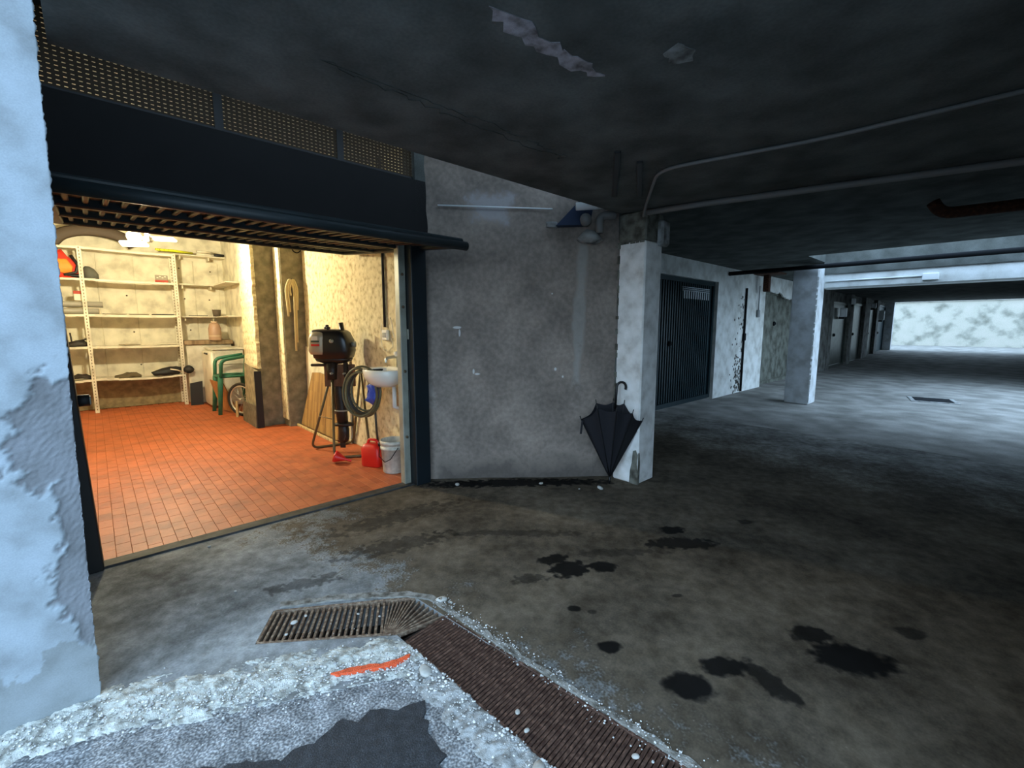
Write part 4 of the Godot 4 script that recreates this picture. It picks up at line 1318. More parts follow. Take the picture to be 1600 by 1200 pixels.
func build_shelf_items() -> void:
	var zf := -10.32
	# arched dark fender on the top
	var pts: Array = []
	for i in 17:
		var a := PI * (0.93 - 0.86 * i / 16.0)
		pts.append(Vector3(0.16 + cos(a) * 0.50, 2.76 + sin(a) * 0.26, zf))
	pts.push_front(Vector3(-0.45, 2.76, zf))
	var o := mi("mudguard", tube(pts, 0.035, 8, false, 0.09), M("dark_rubber", rgb(74, 62, 48), 0.7))
	tag(o, "dark arched mudguard lying on top of the shelving", "mudguard")
	# yellow rods and pale tubes
	for i in 4:
		o = mi("yellow_rod", tube([Vector3(0.93 + i * 0.06, 2.795, -10.2 + i * 0.015), Vector3(1.36 + i * 0.045, 2.815, -10.52 + i * 0.02)], 0.02, 6), M("lime", rgb(206, 214, 34), 0.5))
		tag(o, ["yellow-green rod on the shelving top, frontmost of four", "yellow-green rod on the shelving top, second of four", "yellow-green rod on the shelving top, third of four", "yellow-green rod on the shelving top, rearmost of four"][i], "rod", "yellow rods on the shelving top")
	for i in 2:
		o = mi("pale_tube", tube([Vector3(1.56, 2.81 + i * 0.045, -10.46 + i * 0.05), Vector3(1.93 - i * 0.1, 2.81 + i * 0.045, -10.5)], 0.02, 8), M("shelf_white", Color.WHITE))
		tag(o, ["cream tube lying on the top corner shelf", "upper cream tube lying across the top corner shelf"][i], "tube")
	o = mi("black_tip_tube", tube([Vector3(1.84, 2.82, -10.44), Vector3(2.0, 2.82, -10.46)], 0.026, 8), M("frame_black", Color.WHITE))
	tag(o, "short black tube end at the corner on the top shelf", "tube")
	# orange bag and grey helmet
	var b := thing("sports_bag", "red and orange bag with black trim on the upper left shelf", "bag", Vector3(-0.26, 2.235, zf))
	mi("body", loft([[0, 0, 0, 0.15, 0.11, 2.6], [0.1, 0, 0, 0.18, 0.14, 2.4], [0.24, 0.0, 0, 0.15, 0.12, 2.2], [0.36, -0.03, 0, 0.10, 0.09, 2.2], [0.42, -0.05, 0, 0.04, 0.04, 2.0]], Vector3.ZERO, Basis.IDENTITY, 24, 0.05, 4), M("bag_red", rgb(205, 52, 30), 0.7), b)
	mi("front_pocket", loft([[0.06, 0, 0.12, 0.09, 0.04, 2.4], [0.16, 0, 0.13, 0.11, 0.05, 2.2], [0.28, -0.01, 0.1, 0.06, 0.03, 2.0]], Vector3.ZERO, Basis.IDENTITY, 18, 0.03, 5), M("bag_orange", rgb(244, 138, 48), 0.7), b)
	mi("strap", tube([Vector3(0.0, 0.03, 0.15), Vector3(0.14, 0.08, 0.13), Vector3(0.17, 0.2, 0.1), Vector3(0.1, 0.35, 0.06)], 0.022, 6), M("frame_black", Color.WHITE), b)
	mi("base", box(Vector3(0.02, 0.03, 0.0), Vector3(0.34, 0.05, 0.24), 0.02), M("frame_black", Color.WHITE), b)
	o = mi("grey_hat", loft([[0.0, 0, 0, 0.10, 0.10, 2.2], [0.08, 0, 0, 0.10, 0.10, 2.2], [0.16, -0.02, 0, 0.075, 0.08, 2.0], [0.2, -0.03, 0, 0.03, 0.03, 2.0]]), M("cap_grey", rgb(88, 88, 76), 0.8))
	o.position = Vector3(0.05, 2.235, -10.36)
	tag(o, "dark grey dome-shaped cap behind the shelf upright", "cap")
	# boxes
	b = thing("small_box", "small red and white box above the grey tubes on the left", "box", Vector3(-0.11, 1.87, zf))
	mi("carton", box(Vector3(0, 0.06, 0), Vector3(0.14, 0.12, 0.1), 0.004), M("carton_white", rgb(226, 214, 190), 0.7), b)
	mi("lid", box(Vector3(0, 0.13, 0), Vector3(0.146, 0.05, 0.106), 0.004), M("carton_red", rgb(170, 64, 44), 0.7), b)
	b = thing("parts_box", "small grey box with a red lower band on the second shelf", "box", Vector3(0.98, 2.235, -10.3), -0.1)
	mi("carton", box(Vector3(0, 0.075, 0), Vector3(0.18, 0.09, 0.12), 0.004), M("carton_grey", rgb(140, 132, 112), 0.7), b)
	mi("band", box(Vector3(0, 0.015, 0), Vector3(0.186, 0.035, 0.126), 0.004), M("carton_red", Color.WHITE), b)
	for i in 4:
		mi("print", box(Vector3(-0.055 + i * 0.036, 0.075 + (i % 2) * 0.02, 0.061), Vector3(0.024, 0.014, 0.002)), M("carton_white", Color.WHITE), b)
	# grey tubes
	for i in 2:
		o = mi("plastic_tube", tube([Vector3(-0.75, 1.70 + i * 0.11, zf + 0.05 - i * 0.03), Vector3(0.10 + i * 0.06, 1.70 + i * 0.11, zf + 0.05 - i * 0.03)], 0.048, 14), M("pvc_grey", rgb(150, 146, 130), 0.5))
		tag(o, ["lower grey plastic tube lying on the third shelf", "upper grey plastic tube stacked on another on the third shelf"][i], "tube", "grey tubes on the shelf")
	# flat sheets
	var sheets := [[0.3, 1.655, 0.3, "left thin flat sheet on the third shelf"], [0.62, 1.655, 0.26, "middle thin flat sheet on the third shelf"], [0.96, 1.657, 0.3, "darkest flat sheet at the right of the third shelf"], [0.45, 1.125, 0.22, "flat scrap on the fourth shelf"], [0.95, 1.128, 0.34, "pale flat sheet at the right end of the fourth shelf"]]
	for i in sheets.size():
		var s: Array = sheets[i]
		o = mi("flat_sheet", box(Vector3.ZERO, Vector3(s[2], 0.012, 0.26), 0.002), M(["sheet_a", "sheet_a", "sheet_dark", "sheet_a", "shelf_white"][i], [rgb(150, 140, 112), rgb(150, 140, 112), rgb(60, 56, 48), rgb(150, 140, 112), Color.WHITE][i], 0.8))
		o.position = Vector3(s[0], s[1] + 0.006, -10.36)
		o.rotation.y = [0.1, -0.15, 0.05, 0.3, -0.05][i]
		tag(o, s[3], "sheet")
	# clutter at the left
	var a := thing("small_anchor", "dark folding anchor with upright shank on the left fourth shelf", "anchor", Vector3(-0.22, 1.125, zf))
	mi("shank", tube([Vector3(-0.05, 0.03, 0), Vector3(-0.06, 0.22, 0)], 0.012, 6), M("anchor_dark", rgb(52, 46, 40), 0.6, 0.3), a)
	mi("fluke", loft([[0, 0, 0, 0.14, 0.06, 2.2], [0.05, 0, 0, 0.15, 0.05, 2.0], [0.09, 0.05, 0, 0.06, 0.03, 2.0]], Vector3.ZERO, Basis.IDENTITY, 16, 0.03, 7), M("anchor_dark", Color.WHITE), a)
	mi("arm", tube([Vector3(-0.1, 0.05, 0.04), Vector3(0.14, 0.12, 0.02)], 0.014, 6), M("anchor_dark", Color.WHITE), a)
	o = mi("dark_rag", loft([[0, 0, 0, 0.14, 0.08, 2.2], [0.04, 0, 0, 0.13, 0.07, 2.0], [0.075, 0.02, 0, 0.05, 0.03, 2.0]], Vector3.ZERO, Basis.IDENTITY, 18, 0.05, 8), M("anchor_dark", Color.WHITE))
	o.position = Vector3(-0.2, 0.585, zf)
	tag(o, "dark crumpled rag on the lowest left shelf", "rag")
	o = mi("brown_cloth", loft([[0, 0, 0, 0.2, 0.1, 2.2], [0.03, 0, 0, 0.19, 0.09, 2.0], [0.06, 0.04, 0, 0.06, 0.04, 2.0]], Vector3.ZERO, Basis.IDENTITY, 20, 0.06, 9), M("cloth_brown", rgb(92, 80, 56), 0.9))
	o.position = Vector3(0.38, 0.558, zf)
	tag(o, "flat brown cloth on the lowest shelf", "cloth")
	b = thing("black_bag", "flat black pointed bag with a white stripe on the lowest shelf", "bag", Vector3(0.92, 0.58, -10.28), 0.1)
	mi("body", loft([[0, 0, 0, 0.2, 0.11, 2.2], [0.05, 0, 0, 0.23, 0.13, 2.0], [0.11, 0.08, 0, 0.14, 0.08, 2.0], [0.135, 0.1, 0, 0.05, 0.03, 2.0]], Vector3.ZERO, Basis.IDENTITY, 24, 0.02, 10), M("bag_black", rgb(28, 28, 28), 0.6), b)
	mi("stripe", tube([Vector3(0.04, 0.10, 0.10), Vector3(0.14, 0.075, 0.125), Vector3(0.21, 0.04, 0.09)], 0.012, 6), M("carton_white", Color.WHITE), b)
	o = mi("black_hat", loft([[-0.07, 0, 0, 0.03, 0.03, 2.0], [-0.04, 0, 0, 0.07, 0.07, 2.0], [0.0, 0, 0, 0.085, 0.085, 2.0], [0.05, 0, 0, 0.06, 0.06, 2.0], [0.08, 0, 0, 0.02, 0.02, 2.0]]), M("bag_black", Color.WHITE))
	o.position = Vector3(1.235, 0.66, -10.115)
	tag(o, "black rounded cap hanging on the right shelf upright", "cap")
	# pot on the corner shelf
	b = thing("dark_pot", "small dark pot with a pale brush on the lower corner shelf", "pot", Vector3(1.80, 1.642, -10.42))
	mi("pot", lathe([[0.0, 0.0], [0.06, 0.0], [0.075, 0.13], [0.065, 0.13], [0.055, 0.01], [0.0, 0.01]]), M("pot_brown", rgb(92, 80, 62), 0.7), b)
	mi("brush", tube([Vector3(0.0, 0.02, 0), Vector3(-0.07, 0.17, 0.02)], 0.012, 6), M("carton_white", Color.WHITE), b)
	o = mi("dark_ruler", box(Vector3(1.5, 1.652, -10.42), Vector3(0.3, 0.012, 0.05), 0.002), M("sheet_dark", Color.WHITE))
	tag(o, "dark flat strip on the lower corner shelf left of the pot", "strip")

func build_appliances() -> void:
	var enamel := M("enamel", rgb(238, 232, 212), 0.35, 0, "soft", 0.6)
	# base cabinet with worktop
	var c := thing("base_cabinet", "pale tall cabinet with a brown worktop behind the small fridge", "cabinet", Vector3(1.60, 0, -10.45))
	mi("body", box(Vector3(0, 0.56, 0), Vector3(0.72, 1.1, 0.5), 0.006), M("cabinet_pale", rgb(222, 216, 196), 0.6, 0, "soft", 0.8), c)
	mi("worktop", box(Vector3(0, 1.15, 0.02), Vector3(0.77, 0.075, 0.56), 0.006), M("worktop_brown", rgb(166, 142, 108), 0.55, 0, "wood", 1.0), c)
	mi("door", box(Vector3(-0.12, 0.56, 0.256), Vector3(0.44, 1.04, 0.018), 0.004), M("cabinet_pale", Color.WHITE), c)
	# demijohn on it
	var j := thing("plastic_jar", "pinkish plastic jar with sloping shoulders on the cabinet worktop", "jar", Vector3(1.70, 1.188, -10.16))
	mi("body", lathe([[0.0, 0.0], [0.10, 0.0], [0.105, 0.02], [0.105, 0.22], [0.085, 0.30], [0.05, 0.335], [0.0, 0.335]]), M("jar_pink", rgb(176, 142, 116), 0.4), j)
	mi("rim", lathe([[0.0, 0.33], [0.055, 0.33], [0.055, 0.36], [0.0, 0.36]]), M("jar_rim", rgb(196, 170, 140), 0.4), j)
	mi("band", lathe([[0.106, 0.07], [0.107, 0.075], [0.107, 0.09], [0.106, 0.095]]), M("jar_rim", Color.WHITE), j)
	# fridge turned to the room
	var f := thing("small_fridge", "small white fridge with a curved door in the garage corner", "fridge", Vector3(1.74, 0, -9.70))
	mi("body", box(Vector3(0.0, 0.54, 0), Vector3(0.46, 1.0, 0.80), 0.012), enamel, f)
	mi("top", box(Vector3(0.0, 1.05, 0), Vector3(0.5, 0.03, 0.84), 0.008), enamel, f)
	var dr: Array = []
	for r in [[0.05, 0.9], [0.07, 1.0], [0.98, 1.0], [1.01, 0.9]]:
		dr.append([r[0], -0.245, 0.0, 0.065 * r[1], 0.41 * r[1], 3.0])
	mi("door", loft(dr), enamel, f)
	mi("handle_recess", box(Vector3(-0.305, 0.97, 0.14), Vector3(0.02, 0.03, 0.28), 0.006), M("frame_black", Color.WHITE), f)
	mi("side_trim", box(Vector3(0.02, 0.78, 0.403), Vector3(0.4, 0.008, 0.01)), M("slot_dark", Color.WHITE), f)
	for z in [-0.3, 0.3]:
		mi("foot", box(Vector3(-0.1, 0.02, z), Vector3(0.06, 0.04, 0.06)), M("frame_black", Color.WHITE), f)
	# black panel leaning between
	var o := mi("black_board", slab([0.0, 0.0, 0.19, 0.0, 0.205, 0.44, 0.015, 0.41], Vector3(1.21, 0.0, -10.02), Vector3(1, 0, 0.05), Vector3(0, 1, -0.05), 0.02), M("bag_black", Color.WHITE))
	tag(o, "black square panel standing beside the fridge", "panel")
	# wood boards in front of the fridge
	o = mi("wooden_board", slab([0.0, 0.06, 0.34, 0.0, 0.10, 0.50, -0.16, 0.56], Vector3(1.50, 0.0, -8.85), Vector3(0.55, 0, 0.83).normalized(), Vector3(-0.05, 1, 0.0).normalized(), 0.018), M("board_tan", rgb(190, 128, 72), 0.7, 0, "wood", 1.4))
	tag(o, "tan wooden board leaning against the small fridge", "board")
	o = mi("pale_lath", slab([0.0, 0.0, 0.04, 0.0, 0.04, 0.26, 0.0, 0.26], Vector3(1.58, 0.0, -8.22), Vector3(0.6, 0, 0.8), Vector3(0.02, 1, 0.0).normalized(), 0.016), M("lath_pale", rgb(232, 212, 160), 0.7, 0, "wood", 2.0))
	tag(o, "short pale wooden lath upright beside the wheel", "lath")
	# green chair
	var g := M("chair_green", rgb(58, 128, 98), 0.5, 0, "soft", 1.5)
	var ch := thing("plastic_chair", "green moulded plastic armchair pushed in behind the concrete pilaster", "chair", Vector3(1.67, 0, -8.85), -PI / 2)
	mi("seat", loft([[0.60, 0, 0, 0.22, 0.22, 5.0], [0.615, 0, 0, 0.235, 0.235, 5.0], [0.635, 0, 0, 0.235, 0.235, 5.0], [0.645, 0, 0, 0.21, 0.21, 4.0], [0.635, 0, 0, 0.16, 0.16, 3.0]]), g, ch)
	for sx in [-1.0, 1.0]:
		for sz in [-1.0, 1.0]:
			mi("leg", loft([[0.0, sx * 0.25, sz * 0.25, 0.028, 0.028, 4.0], [0.60, sx * 0.2, sz * 0.2, 0.04, 0.04, 4.0], [0.63, sx * 0.2, sz * 0.2, 0.03, 0.03, 4.0]], Vector3.ZERO, Basis.IDENTITY, 12), g, ch)
		mi("armrest", tube(soft([Vector3(sx * 0.24, 0.62, 0.2), Vector3(sx * 0.26, 0.90, 0.18), Vector3(sx * 0.25, 0.96, -0.24)], 0.09), 0.028, 8, false, 0.018), g, ch)
	mi("backrest", loft([[0.62, 0, -0.22, 0.2, 0.015, 5.0], [0.9, 0, -0.26, 0.23, 0.016, 5.0], [1.18, 0, -0.31, 0.21, 0.016, 4.0], [1.25, 0, -0.32, 0.15, 0.014, 3.0]]), g, ch)
	# bicycle wheel in front of it
	var w := thing("bicycle_wheel", "small spoked wheel with a black tyre standing under the green chair", "wheel", Vector3(1.67, 0.275, -8.25), 0.55)
	var ring: Array = []
	var ring2: Array = []
	for i in 36:
		var a := TAU * i / 36
		ring.append(Vector3(0, sin(a), cos(a)) * 0.25)
		ring2.append(Vector3(0, sin(a), cos(a)) * 0.218)
	mi("tyre", tube(ring, 0.025, 8, true), M("tyre_black", rgb(46, 42, 36), 0.8), w)
	mi("rim", tube(ring2, 0.014, 8, true), M("chrome", rgb(206, 204, 192), 0.3, 0.7), w)
	mi("hub", tube([Vector3(-0.04, 0, 0), Vector3(0.04, 0, 0)], 0.025, 10), M("chrome", Color.WHITE), w)
	for i in 18:
		var a := TAU * i / 18 + 0.2
		mi("spoke", tube([Vector3(0.02 * (1 - 2 * (i % 2)), 0, 0), Vector3(0, sin(a), cos(a)) * 0.212], 0.003, 4), M("chrome", Color.WHITE), w)

func build_side_wall_items() -> void:
	# boards against the first pilaster
	var o := mi("grey_board", slab([0.0, 0.0, 0.76, 0.0, 0.76, 0.80, 0.0, 0.90], Vector3(1.645, 0.0, -7.87), Vector3(0, 0, 1), Vector3(0.02, 1, 0).normalized(), -0.03), M("board_grey", rgb(176, 164, 134), 0.9, 0, "stone", 1.6))
	tag(o, "grey worn board standing against the plastered pilaster", "board")
	o = mi("dark_plate", slab([0.0, 0.0, 0.77, 0.0, 0.77, 0.32, 0.0, 0.30], Vector3(1.60, 0.0, -7.88), Vector3(0, 0, 1), Vector3(0.03, 1, 0).normalized(), -0.015), M("plate_dark", rgb(124, 116, 98), 0.8, 0, "stone", 1.8))
	tag(o, "lower darker plate leaning in front of the grey board", "plate")
	o = mi("black_plank", span(Vector3(1.61, 0.0, -7.10), Vector3(1.70, 0.82, -7.075), 0.004), M("frame_black", Color.WHITE))
	tag(o, "narrow black slat at the edge of the grey board", "slat")
	# rope hanging on the second pilaster
	var rope := M("rope", rgb(206, 190, 144), 0.9)
	var r := thing("hanging_rope", "pale rope looped over a nail on the grey pilaster", "rope", Vector3(2.10, 2.08, -6.85))
	for i in 3:
		var x := -0.03 + i * 0.025
		var low: float = [-0.98, -0.86, -0.40][i]
		mi("strand", tube(soft([Vector3(x - 0.03, low * 0.5, 0.02), Vector3(x - 0.05, -0.1, 0.02), Vector3(x + 0.01, 0.05, 0.025), Vector3(x + 0.06, -0.1, 0.02), Vector3(x + 0.045, low, 0.02)], 0.06), 0.013, 6), rope, r)
	mi("nail", tube([Vector3(0, 0.02, -0.03), Vector3(0, 0.03, 0.05)], 0.006, 6), M("nail", Color.WHITE), r)
	r = thing("wire_hook", "small dark wire loop hanging high on the grey pilaster", "wire", Vector3(2.2, 2.55, -6.86))
	var loop: Array = []
	for i in 12:
		var a := PI + PI * i / 11.0
		loop.append(Vector3(cos(a) * 0.06, sin(a) * 0.07, 0.02))
	loop.push_front(Vector3(-0.06, 0.3, 0.02))
	mi("wire", tube(loop, 0.008, 6), M("dark_pipe", Color.WHITE), r)
	# leaning panels
	o = mi("white_board", slab([0.0, 0.0, 1.5, 0.0, 1.5, 1.10, 0.0, 1.16], Vector3(2.235, 0.0, -6.85), Vector3(0, 0, 1), Vector3(0.015, 1, 0).normalized(), -0.02), M("panel_white", rgb(230, 222, 196), 0.7, 0, "soft", 0.9))
	tag(o, "white sheet standing against the rough side wall", "panel")
	o = mi("wood_panel", slab([0.02, 0.0, 1.36, 0.0, 1.36, 0.74, 0.62, 0.80, 0.36, 0.78], Vector3(2.13, 0.03, -6.87), Vector3(0, 0, 1), Vector3(0.1, 1, 0).normalized(), -0.016), M("panel_wood", rgb(188, 152, 92), 0.7, 0, "wood", 0.9))
	tag(o, "slanted light wood panel leaning behind the outboard motor", "panel")
	o = mi("floor_lath", box(Vector3(2.09, 0.02, -6.15), Vector3(0.03, 0.035, 1.45), 0.004), M("lath_pale", Color.WHITE))
	tag(o, "pale wooden lath on the floor along the wood panel", "lath")
	# black pipe, switch and its patch of plaster
	var side := get_node("wall_garage_side")
	var patch := ragged(P2([-0.13, -0.12, 0.02, -0.19, 0.13, -0.1, 0.14, 0.06, 0.09, 0.2, -0.03, 0.17, -0.13, 0.1, -0.13, -0.12]), 0.03, 0.05, 88)
	var pts: Array = []
	for i in patch.size() - 1:
		pts.append_array([patch[i].x, patch[i].y])
	mi("plaster_patch", slab(pts, Vector3(2.278, 1.36, -4.40), Vector3(0, 0, 1), Vector3.UP, 0.006), M("patch_white", rgb(246, 242, 226), 0.85), side)
	o = mi("black_conduit", tube([Vector3(2.262, 1.44, -4.41), Vector3(2.262, 3.14, -4.41)], 0.015, 8), M("frame_black", Color.WHITE))
	tag(o, "straight black conduit running down the side wall to the switch", "conduit")
	var sw := thing("light_switch", "square white double switch on a patch of fresh plaster", "switch", Vector3(2.272, 1.36, -4.40))
	mi("plate", box(Vector3(-0.012, 0, 0), Vector3(0.03, 0.11, 0.11), 0.006), M("switch_white", rgb(240, 238, 228), 0.4), sw)
	for z in [-0.018, 0.018]:
		mi("rocker", box(Vector3(-0.03, 0, z), Vector3(0.012, 0.05, 0.028), 0.003), M("rocker_grey", rgb(190, 188, 176), 0.4), sw)
	o = mi("white_trunking", box(Vector3(2.262, 1.42, -4.12), Vector3(0.03, 0.5, 0.06), 0.006), M("switch_white", Color.WHITE))
	tag(o, "short white cable trunking on the wall above the basin", "trunking")
	# wash basin with tap
	var b := thing("wash_basin", "small white oval wash basin on the wall beside the door frame", "basin", Vector3(2.08, 0.86, -4.10))
	mi("bowl", lathe([[0.0, 0.0], [0.10, 0.0], [0.17, 0.035], [0.215, 0.10], [0.225, 0.165], [0.215, 0.175], [0.20, 0.165], [0.185, 0.10], [0.12, 0.045], [0.0, 0.03]], Vector3.ZERO, Basis.IDENTITY, 28, 0.88, 1.12), M("ceramic", rgb(240, 236, 222), 0.2), b)
	mi("back_ledge", box(Vector3(0.15, 0.10, 0), Vector3(0.09, 0.16, 0.36), 0.02), M("ceramic", Color.WHITE), b)
	mi("tap", tube(soft([Vector3(0.15, 0.17, 0.0), Vector3(0.15, 0.29, 0.0), Vector3(0.02, 0.28, 0.0), Vector3(0.02, 0.23, 0.0)], 0.04), 0.016, 8), M("chrome", Color.WHITE), b)
	mi("tap_handle", lathe([[0.0, 0.0], [0.035, 0.0], [0.04, 0.03], [0.03, 0.05], [0.0, 0.055]], Vector3(0.15, 0.29, 0.0)), M("ceramic", Color.WHITE), b)
	mi("waste_pipe", tube([Vector3(0.1, 0.02, 0), Vector3(0.1, -0.22, 0), Vector3(0.19, -0.26, 0)], 0.022, 8), M("switch_white", Color.WHITE), b)
	# hose coil and blue bag
	var h := thing("hose_coil", "coiled olive garden hose hanging under the basin", "hose", Vector3(1.94, 0.80, -4.30))
	var hm := [M("hose_olive", rgb(96, 88, 58), 0.5), M("hose_dark", rgb(58, 54, 44), 0.5), M("hose_pale", rgb(128, 118, 80), 0.5)]
	var du := Vector3(0.62, 0, 0.78)
	var dn := Vector3(-0.78, 0, 0.62)
	for i in 7:
		var ring: Array = []
		var R := 0.185 + 0.012 * (i % 4)
		for k in 32:
			var a := TAU * k / 32
			ring.append(du * cos(a) * R * 0.86 + Vector3.UP * (sin(a) * R * 1.14 - 0.012 * (i % 3)) + dn * (0.022 * (i - 3) + 0.012 * sin(a * 2 + i)))
		mi("loop", tube(ring, 0.0115, 7, true), hm[i % 3], h)
	mi("tail", tube([Vector3(0.1, -0.2, 0.05), Vector3(0.13, -0.4, 0.0), Vector3(0.16, -0.62, -0.03)], 0.0115, 7), hm[1], h)
	mi("hanger", tube([Vector3(0.34, 0.2, 0.0), Vector3(0.0, 0.21, 0.0)], 0.012, 6), M("dark_pipe", Color.WHITE), h)
	var o2 := mi("blue_bag", loft([[-0.13, 0.01, 0, 0.03, 0.03, 2.0], [-0.10, 0, 0, 0.07, 0.05, 2.0], [-0.06, 0, 0.01, 0.06, 0.07, 3.0], [-0.02, 0.01, 0, 0.085, 0.055, 2.0], [0.03, 0, 0, 0.06, 0.07, 3.0], [0.07, -0.01, 0, 0.07, 0.045, 2.0], [0.11, 0, 0, 0.035, 0.05, 2.0], [0.15, 0.01, 0, 0.02, 0.015, 2.0]], Vector3.ZERO, Basis.IDENTITY, 18, 0.07, 14), M("bag_blue", rgb(58, 84, 190), 0.4))
	o2.position = Vector3(2.10, 0.76, -4.40)
	tag(o2, "crumpled blue plastic bag hanging inside the hose coil", "bag")
	# jerry can, funnel, bucket
	var red := M("can_red", rgb(214, 34, 24), 0.4)
	var j := thing("jerry_can", "red plastic fuel can between the bucket and the motor stand", "fuel can", Vector3(2.05, 0, -4.34), 0.5)
	mi("body", loft([[0.0, 0, 0, 0.075, 0.10, 6.0], [0.012, 0, 0, 0.085, 0.115, 5.0], [0.19, 0, 0, 0.085, 0.115, 5.0], [0.225, 0, -0.015, 0.06, 0.085, 4.0], [0.235, 0, -0.02, 0.045, 0.06, 4.0]]), red, j)
	mi("handle", tube(soft([Vector3(0, 0.215, -0.07), Vector3(0, 0.275, -0.06), Vector3(0, 0.275, 0.04), Vector3(0, 0.215, 0.07)], 0.03), 0.014, 8), red, j)
	mi("cap", lathe([[0.0, 0.0], [0.026, 0.0], [0.026, 0.035], [0.0, 0.037]], Vector3(0, 0.215, 0.085)), M("frame_black", Color.WHITE), j)
	var f := thing("red_funnel", "red funnel lying on the tiles in front of the fuel can", "funnel", Vector3(2.0, 0.055, -4.53), 0.0)
	mi("cone", lathe([[0.012, 0.0], [0.014, 0.06], [0.06, 0.16], [0.063, 0.18], [0.055, 0.17], [0.01, 0.06]], Vector3(-0.09, -0.035, -0.06), Basis(Vector3(0.6, 0, -0.8).normalized(), -1.25), 18), red, f)
	var k := thing("paint_bucket", "stained white plastic bucket with a wire handle by the door frame", "bucket", Vector3(2.11, 0, -4.02))
	mi("body", lathe([[0.0, 0.0], [0.10, 0.0], [0.108, 0.01], [0.122, 0.24], [0.128, 0.24], [0.128, 0.265], [0.124, 0.265], [0.124, 0.29], [0.13, 0.29], [0.13, 0.33], [0.122, 0.33], [0.105, 0.03], [0.0, 0.02]], Vector3.ZERO, Basis.IDENTITY, 24), M("bucket_white", rgb(236, 232, 216), 0.5, 0, "stone", 3.0), k)
	mi("handle", tube([Vector3(-0.11, 0.27, -0.07), Vector3(-0.135, 0.17, -0.05), Vector3(-0.12, 0.125, 0.04), Vector3(-0.09, 0.16, 0.1), Vector3(-0.02, 0.27, 0.13)], 0.004, 6), M("dark_pipe", Color.WHITE), k)

